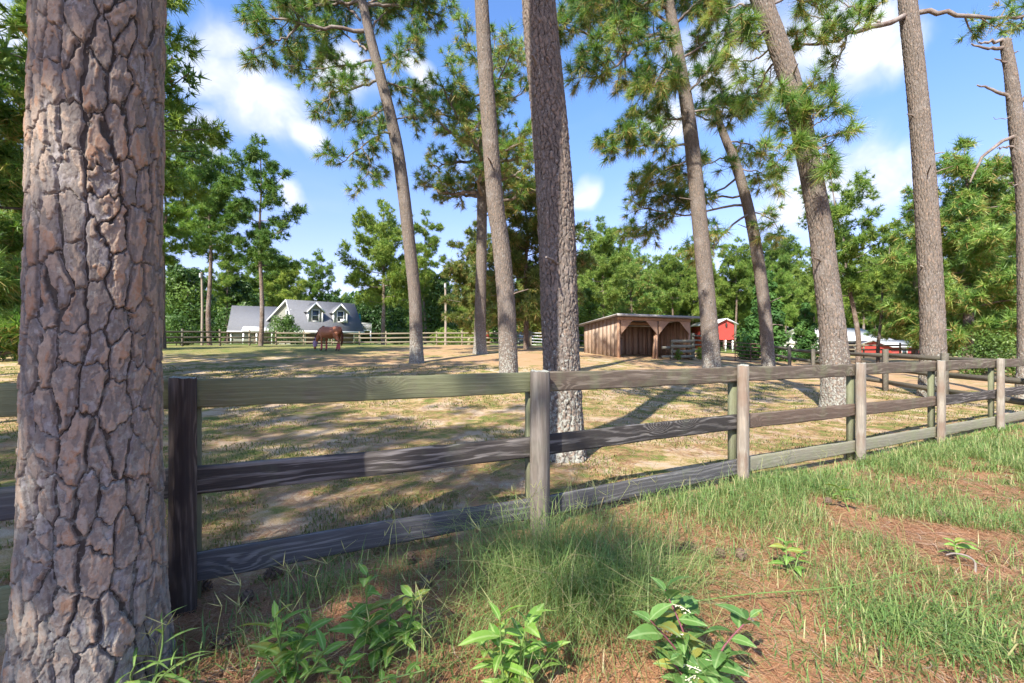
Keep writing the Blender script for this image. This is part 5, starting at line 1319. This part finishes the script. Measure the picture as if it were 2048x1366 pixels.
class Acc:
    def __init__(s): s.V = []; s.q = []; s.t = []; s.tq = []; s.tt = []; s.n = 0
    def add(s, V, q, t, tn):
        s.V.append(V); s.q.append(q+s.n); s.t.append(t+s.n); s.tq.append(tn[:len(q)]); s.tt.append(tn[len(q):]); s.n += len(V)
    def make(s, name, mat):
        return raw_mesh(name, np.vstack(s.V), np.vstack(s.q), np.vstack(s.t), mat, False, {'tint': ('FACE', np.concatenate(s.tq+s.tt))})
# --- verge grass
acc = Acc()
def patch(x, y, rx, ry, n, h, lean=.8, w=.006, tint=(.4, .18), hj=.35):
    px = x+r.normal(0, rx*.5, n); py = y+r.normal(0, ry*.5, n)
    k = (side(px, py) < -.0) & (fbm(px*1.6, py*1.6, 41.) > (.36 if x > 1.2 else .0)); px, py = px[k], py[k]; n = len(px)
    if not n: return
    P = np.stack([px, py, elev(px, py)-.005], -1)
    H = h*np.clip(r.normal(1, hj, n), .3, 1.9)
    acc.add(*blades(P, H, r.uniform(.15, lean, n), w*r.uniform(.6, 1.4, n), r, np.clip(r.normal(tint[0], tint[1], n)+(r.random(n) < .07)*.45, 0, 1)))
for (u, v, rx, ry, n, h, lean, w, tint) in [
    (1160, 1225, .55, .34, 1700, .38, 1.7, .0042, (.45, .16)), (1080, 1150, .45, .3, 900, .36, 1.3, .0045, (.38, .15)), (1290, 1150, .45, .35, 1000, .22, 1.3, .0045, (.4, .15)), (640, 1190, .3, .25, 420, .26, 1.0, .0055, (.33, .12)), (800, 1150, .35, .2, 260, .22, 1.1, .005, (.36, .12)),
    (1420, 1010, .9, .5, 2600, .20, 1.2, .0055, (.36, .15)), (1560, 965, 1.0, .6, 3200, .20, 1.2, .006, (.36, .15)), (1700, 915, 1.3, .7, 3600, .20, 1.1, .0065, (.40, .15)), (1850, 890, 1.4, .8, 3600, .20, 1.1, .0075, (.44, .16)), (2000, 880, 1.6, .9, 3600, .20, 1., .008, (.44, .16)), (2100, 930, 1.4, 1., 3000, .18, 1.1, .008, (.42, .16)),
    (1980, 1030, .9, .7, 2600, .16, 1.2, .006, (.38, .15)), (1750, 1020, .9, .6, 1500, .14, 1.2, .005, (.5, .2)), (1840, 1110, .6, .4, 900, .15, 1.3, .005, (.5, .2)), (1830, 1260, .45, .3, 1500, .14, 1.3, .006, (.34, .12)), (2000, 1200, .45, .35, 800, .14, 1.3, .005, (.4, .16)), (1660, 1160, .5, .35, 700, .14, 1.3, .0045, (.46, .2)),
    (2030, 1320, .3, .25, 420, .15, 1.2, .008, (.34, .12)), (1700, 1330, .35, .2, 260, .10, 1.2, .006, (.36, .12)), (1250, 1075, .5, .3, 900, .17, 1.2, .0045, (.36, .15)), (920, 1300, .3, .2, 220, .2, 1.2, .006, (.36, .1)), (560, 1290, .35, .2, 240, .22, 1.2, .006, (.36, .1)), (420, 1340, .25, .12, 90, .22, 1.3, .009, (.3, .1)),
    (760, 1360, .5, .15, 300, .16, 1.2, .007, (.34, .1)), (1100, 1360, .35, .15, 160, .16, 1.2, .006, (.36, .1)), (1400, 1130, .5, .3, 700, .16, 1.2, .0045, (.42, .17)), (1560, 1060, .7, .35, 1100, .15, 1.2, .005, (.44, .18))]:
    x, y = gxy(u, v); k_ = 1. if h > .28 else .62+(.75 if u > 1400 and v < 1000 else .4 if u > 1400 else 0.); patch(x, y, rx*1.15, ry*1.15, int(n*k_), h*(.95 if h > .28 else .62+.12*(u > 1400)), lean*1.7, w*.85, (tint[0]+.1, tint[1]+.06))
# thin scatter over the whole verge, thicker to the right
n = 11000
px = r.uniform(-1.6, 11, n); py = r.uniform(1.7, 9.5, n)
k = (side(px, py) < .05) & (r.random(n) < .25+.75*sstep(.4, 4.0, px)) & (fbm(px*1.3, py*1.3, 3.) > .40)
px, py = px[k], py[k]; n = len(px)
acc.add(*blades(np.stack([px, py, elev(px, py)-.004], -1), r.uniform(.03, .10, n), r.uniform(.4, 1.8, n), r.uniform(.003, .008, n)+.0006*py, r, np.clip(r.normal(.45, .2, n), 0, 1)))
# fringe growing along the foot of the fence
n = 3000
t = r.random(n)*13.5; dd = -np.abs(r.normal(.05, .14, n))
px = -1.88+t*.879+FN[0]*dd; py = 2.6+t*.476+FN[1]*dd
k = r.random(n) < np.where(px < 1.6, .16, 1.); px, py = px[k], py[k]; n = len(px)
acc.add(*blades(np.stack([px, py, elev(px, py)-.004], -1), r.uniform(.04, .16, n)*np.where(px < 1.6, .7, 1.), r.uniform(.2, 1.0, n), r.uniform(.004, .007, n)+.0005*py, r, np.clip(r.normal(.42, .17, n), 0, 1)))
# tall thin seed stalks
def stalks(u, v, n, h, spread):
    x, y = gxy(u, v)
    px = x+r.normal(0, spread, n); py = y+r.normal(0, spread*.5, n)
    for i in range(n):
        if side(px[i], py[i]) > .1: continue
        H = h*r.uniform(.7, 1.2); a = r.uniform(0, 6.28); ln = r.uniform(.1, .5)
        b_ = np.array([px[i], py[i], float(elev(px[i], py[i]))]); d = np.array([math.cos(a), math.sin(a), 0])
        p = spline([b_, b_+[0, 0, H*.55]+d*H*ln*.25, b_+[0, 0, H*.95]+d*H*ln], 5)
        for jj in range(4):
            s_ = np.array([-d[1], d[0], 0])*.0013
            V = np.array([p[jj]-s_, p[jj]+s_, p[jj+1]+s_, p[jj+1]-s_, p[jj+1]+[0, 0, .004]])
            acc.add(V, np.array([[0, 1, 2, 3]]), np.array([[3, 2, 4]]), np.array([.78, .78]))
        for jj in range(r.integers(2, 5)):
            e_ = p[-1]+np.array([r.normal(0, .05), r.normal(0, .05), r.uniform(.02, .09)]); s_ = np.array([.0016, .001, 0])
            V = np.array([p[-1]-s_, p[-1]+s_, (p[-1]+e_)/2+s_*1.3, (p[-1]+e_)/2-s_*1.3, e_]); acc.add(V, np.array([[0, 1, 2, 3]]), np.array([[3, 2, 4]]), np.array([.85, .85]))
for (u, v, n, h, sp) in [(1120, 1130, 22, .5, .3), (1250, 1080, 14, .45, .4), (820, 1160, 9, .42, .3), (1420, 1010, 14, .45, .5), (1000, 1200, 9, .45, .25), (640, 1260, 8, .36, .2), (520, 1280, 6, .3, .2), (1800, 1090, 16, .3, .5), (1950, 950, 30, .32, .9), (1600, 960, 16, .36, .7), (820, 1340, 10, .3, .2), (300, 1340, 3, .3, .12)]:
    stalks(u, v, n, h, sp)
tag(obj('grass', acc.make('grass', M_GRASS)), 'green grass and seed stalks growing on the near side of the fence', 'grass', kind='stuff')

# --- short paddock grass
acc = Acc()
n = 120000
z_ = 2.8+15*r.random(n)**1.5; u_ = r.uniform(-.2, 1.15, n)*2048-200
px = (u_-1024)/F*z_; py = z_
dens = fbm(px*.95, py*.95, 11.)*.6+fbm(px*3.2, py*3.2, 12.)*.5
k = (side(px, py) > .12) & (dens > .50) & (px < 11.4+py*.15)
px, py, dens = px[k], py[k], dens[k]; n = len(px)
acc.add(*blades(np.stack([px, py, elev(px, py)-.003], -1), r.uniform(.02, .055, n)*(1+(dens-.5)*2), r.uniform(.3, 1.3, n), r.uniform(.003, .006, n)+.0010*py, r, np.clip(r.normal(.42, .25, n)-(dens-.55)*.8, 0, 1)))
tag(obj('paddock_grass', acc.make('paddock_grass', M_PGRASS)), 'short sparse grass on the sandy paddock ground', 'grass', kind='stuff')

# --- pine straw
def straw(px, py, L, w, r, name, label, lift=.02):
    n = len(px); a = r.uniform(0, np.pi, n)+.8*fbm(px*.8, py*.8, 31.)*3
    d = np.stack([np.cos(a), np.sin(a), r.normal(0, .08, n)], -1)*L[:, None]*.5; sv = np.stack([-np.sin(a), np.cos(a), 0*a], -1)*(w*.5)[:, None]
    c = np.stack([px, py, elev(px, py)+.003+lift*r.random(n)**2], -1)
    bend = np.stack([-np.sin(a), np.cos(a), .25+0*a], -1)*(L*r.normal(0, .08, n))[:, None]
    A_, B_ = c-d, c+d; M_ = c+bend
    for X_ in (A_, B_, M_): X_[:, 2] = np.maximum(X_[:, 2], elev(X_[:, 0], X_[:, 1])+.003)
    V = np.stack([A_, M_-sv, M_+sv, B_], 1).reshape(-1, 3); b = np.arange(n)*4
    t = np.concatenate([np.stack([b, b+1, b+2], -1), np.stack([b+1, b+3, b+2], -1)])
    tn = np.clip(r.normal(.45, .25, n), 0, 1)
    tag(obj(name, raw_mesh(name, V, np.zeros((0, 4), int), t, M_STRAW, False, {'tint': ('FACE', np.concatenate([tn, tn]))})), label, 'pine straw', kind='stuff')
n = 75000
z_ = 1.75+7.5*r.random(n)**1.7; u_ = r.uniform(100, 2150, n)
px = (u_-1024)/F*z_; py = z_; k = (side(px, py) < .15); px, py = px[k], py[k]
k = r.random(len(px)) < .35+.65*sstep(.38, .52, fbm(px*1.1, py*1.1, 17.)); px, py = px[k], py[k]
straw(px, py, r.uniform(.12, .26, len(px)), .0030+.0008*py, r, 'pine_straw', 'rust brown fallen pine needles on the near verge')
n = 70000
z_ = 2.8+13*r.random(n)**1.4; u_ = r.uniform(0, 2100, n)
px = (u_-1024)/F*z_; py = z_; k = (side(px, py) > .1) & (fbm(px*.9, py*.9, 19.) > .38); px, py = px[k], py[k]
straw(px, py, r.uniform(.12, .26, len(px)), .0018+.0008*py, r, 'paddock_straw', 'scattered fallen pine needles on the paddock ground', .012)

# ------------------------------------------------------------------ pine cones
def cone_mesh(seed, L=.11, Rr=.045):
    r = np.random.default_rng(seed); m = MB()
    m.tube([(-L/2, 0, 0), (0, 0, 0), (L/2, 0, 0)], [.010, .015, .004], 6)
    for k in range(34):
        t = k/33; a = k*2.39996; rr = Rr*math.sin(math.pi*(.18+.76*t))**.7; x = -L/2+L*t
        o = np.array([0, math.cos(a), math.sin(a)]); sv = np.array([0, -math.sin(a), math.cos(a)]); fwd = np.array([1., 0, 0])
        b_ = fwd*x+o*.010; e_ = fwd*(x+.024-.016*t)+o*rr; w = .009+.006*math.sin(math.pi*t); th = fwd*.004
        v = [b_-sv*w*.4, b_+sv*w*.4, e_+sv*w, e_+o*.006, e_-sv*w]
        m.quads([v[0], v[1], v[2], v[4], v[0]+th, v[1]+th, v[2]+th*1.6, v[4]+th*1.6], [[0, 1, 2, 3], [7, 6, 5, 4], [3, 2, 6, 7]])
    return m.mesh('pine_cone', M_CONE)
cones = [cone_mesh(1), cone_mesh(2, .13, .052)]
for i, (u, v, lab) in enumerate([(404, 1186, 'pine cone at the foot of the dark fence post'), (445, 1300, 'large grey pine cone beside the big trunk'), (492, 1208, 'pine cone in the straw right of the dark post'), (820, 1126, 'pine cone under the bottom rail behind the leafy weeds'), (850, 1180, 'pine cone just right of the tallest leafy weed'), (885, 1138, 'pale pine cone lying between weeds and middle post'), (975, 1160, 'pine cone left of the tall bunch grass'),
                                   (1375, 1108, 'pine cone in the bare straw behind the pokeweed'), (1440, 1118, 'weathered pine cone left of the small sprout'), (1482, 1122, 'pine cone nearest the small sprout in the straw'), (1655, 1000, 'pine cone in the sunlit grass by the third post'), (1880, 1020, 'grey pine cone in the sunny grass at the right'), (548, 1160, 'pine cone under the slate rail near the dark post')]):
    x, y = gxy(u, v); o = obj('pine_cone', cones[i % 2], None, (x, y, float(elev(x, y))+.036), (r.uniform(0, 6), r.uniform(-.3, .3), r.uniform(0, 6)), (r.uniform(.75, .98),)*3)
    tag(o, lab, 'pine cone', 'pine cones on the verge')

# ------------------------------------------------------------------ broad-leaved weeds
def leaf_mesh(name, mat, L=1., wd=.32, fold=.10, droop=.25, n=6):
    """one leaf, base at the origin, along X, folded on its midrib and drooping to the tip"""
    xs = np.linspace(0, 1, n+1); prof = wd*np.sin(np.pi*xs**.85)**.9*(1-.25*xs); prof[0] = .012; prof[-1] = .0
    v = []
    for x, w in zip(xs, prof):
        z = .06*math.sin(math.pi*x)-droop*x*x
        v += [[x*L, -w/2, z+fold*w+.012*math.sin(x*19)], [x*L, 0, z], [x*L, w/2, z+fold*w-.012*math.sin(x*17)]]
    v = np.array(v); v *= .16
    q = []
    for i in range(n): q += [[3*i, 3*i+3, 3*i+4, 3*i+1], [3*i+1, 3*i+4, 3*i+5, 3*i+2]]
    return raw_mesh(name, v, np.array(q), np.zeros((0, 3), int), mat, True)
LF1 = leaf_mesh('leaf', M_WEED, 1., .42); LF2 = leaf_mesh('leaf', M_WEED, 1., .34, .14, .12); LF4 = leaf_mesh('leaf', M_WEED, 1.5, .13, .2, .5); LF3 = leaf_mesh('leaf', M_POKE, 1., .52, .12, .2)
def weed(label, u, v, stems, lf, sm, cat='weed', name='leafy_weed', flowers=False, seed=0, whorl=6):
    """stems: list of (tip pixel u, v, leaf length m, leaves) at about the plant's depth"""
    r = np.random.default_rng(seed)
    x, y = gxy(u, v); e = float(elev(x, y)); rt = thing(name, label, cat, (x, y, e), group='leafy weeds in front of the fence')
    org = np.array([x, y, e])
    for (tu, tv, ll, nl) in stems:
        tip = W(tu, tv, y+r.uniform(-.08, .08)); b_ = org+np.array([r.normal(0, .015), r.normal(0, .015), -.01])
        p = spline([b_, (b_+tip)/2+np.array([r.normal(0, .02), r.normal(0, .02), .03]), tip], 8)
        m = MB(); m.tube(p, np.linspace(.006, .003, 8), 6); st = obj('stem', m.mesh('stem', sm, True, None, org), rt)
        for k in range(nl+3):
            f = 1-.75*(k/(nl+2))**1.2; i = min(6, int(f*7)); pos = p[i]+(p[i+1]-p[i])*(f*7-i)
            a = k*2.4+r.uniform(-.3, .3)
            el = (.75 if k < 3 else .28)*r.uniform(.4, 1.1)
            o = obj('leaf', lf, rt, tuple(pos-org), (r.uniform(-.5, .5), -el, a), (ll*1.42/.16*r.uniform(.5, 1.15)*(.75 if k < 2 else 1),)*3)
        if flowers:
            m = MB(); d = unit(np.array([r.normal(), r.normal(), .2])); q0 = p[-2]; q1 = q0+d*.11
            m.tube([q0, (q0+q1)/2+[0, 0, .01], q1], .002, 4)
            for k in range(16):
                c = q0+(q1-q0)*(.3+.7*k/16)+r.normal(0, .005, 3); s_ = .0038
                m.tris(c+np.array([[s_, 0, 0], [-s_, 0, 0], [0, s_, 0], [0, -s_, 0], [0, 0, s_], [0, 0, -s_]]), [[0, 2, 4], [2, 1, 4], [1, 3, 4], [3, 0, 4], [2, 0, 5], [1, 2, 5], [3, 1, 5], [0, 3, 5]])
            obj('flower_spike', m.mesh('flower_spike', M_FLOWER, False, None, org), rt)
    return rt
weed('bright leafy weed with long pointed leaves right of the big trunk', 580, 1395, [(550, 1235, .12, 9), (620, 1250, .12, 8), (585, 1300, .12, 7), (530, 1310, .1, 7), (650, 1300, .1, 7)], LF2, M_STEM, seed=1)
weed('tall leafy weed with oval leaves in front of the slate rail', 770, 1330, [(735, 1145, .1, 9), (825, 1190, .1, 10), (725, 1250, .11, 8), (775, 1215, .1, 8), (850, 1255, .09, 7), (700, 1210, .085, 6)], LF1, M_STEM, seed=2)
weed('leafy weed with upright pale leaves at the bottom centre', 1035, 1420, [(1000, 1235, .12, 9), (1055, 1240, .12, 10), (1100, 1300, .11, 8), (1020, 1310, .11, 8), (965, 1290, .1, 7)], LF2, M_STEM, seed=3)
weed('branching pokeweed with purple stems and white flower spikes', 1400, 1400, [(1330, 1180, .115, 9), (1300, 1240, .11, 8), (1370, 1215, .11, 8), (1500, 1235, .12, 8), (1450, 1320, .115, 9), (1340, 1320, .115, 8), (1395, 1345, .11, 7)], LF3, M_STEMP, 'weed', 'pokeweed', True, 4)
weed('tiny bright sprout in the straw right of the bunch grass', 1582, 1150, [(1572, 1085, .085, 7), (1598, 1110, .07, 6)], LF1, M_STEM, seed=5)
weed('seedling with two broad leaves in the grass by the third post', 1688, 1010, [(1680, 975, .14, 4)], LF1, M_STEM, seed=6)
weed('dark low weed among the grass at the right edge', 1915, 1115, [(1910, 1085, .1, 8)], LF1, M_STEM, seed=7)
weed('small weed under the tall leafy one at the bottom left', 700, 1400, [(690, 1325, .08, 8), (850, 1340, .07, 7)], LF1, M_STEM, seed=8)
weed('strappy weed leaning against the foot of the big trunk', 300, 1395, [(325, 1240, .12, 3), (270, 1330, .12, 3), (350, 1330, .11, 3)], LF4, M_STEM, seed=9)

# trailing green dog fennel strand and a curled dead stalk
x, y = gxy(1600, 1235)
p = spline([W(1370, 1205, 2.62), W(1500, 1188, 2.66), W(1640, 1178, 2.72), W(1760, 1160, 2.8), W(1880, 1130, 2.95)], 60)
m = MB(); m.tube(p, np.linspace(.005, .0015, 60), 5)
for k in range(420):
    i = r.integers(0, 59); b_ = p[i]; d = unit(r.normal(size=3)+[0, 0, -.3]); l = .028*r.uniform(.4, 1.2)*(1-.5*i/60); s_ = unit(np.cross(d, [0, 1, .1]))*.001
    m.tris([b_-s_, b_+s_, b_+d*l], [[0, 1, 2]])
tag(obj('dog_fennel', m.mesh('dog_fennel', M_STEM, False, None, p[0]), None, tuple(p[0])), 'long feathery green strand arching over the grass at right', 'weed', kind=None)
x, y = gxy(1950, 1140); e = float(elev(x, y))
m = MB(); p = spline([(0, 0, .0), (.02, .02, .06), (-.02, .03, .10), (-.09, .05, .11), (-.13, .07, .09)], 14); m.tube(p, np.linspace(.008, .005, 14), 6)
tag(obj('dead_stalk', m.mesh('dead_stalk', M_DEAD, True), None, (x, y, e)), 'curled pale dead stalk in the straw at the right', 'stalk')
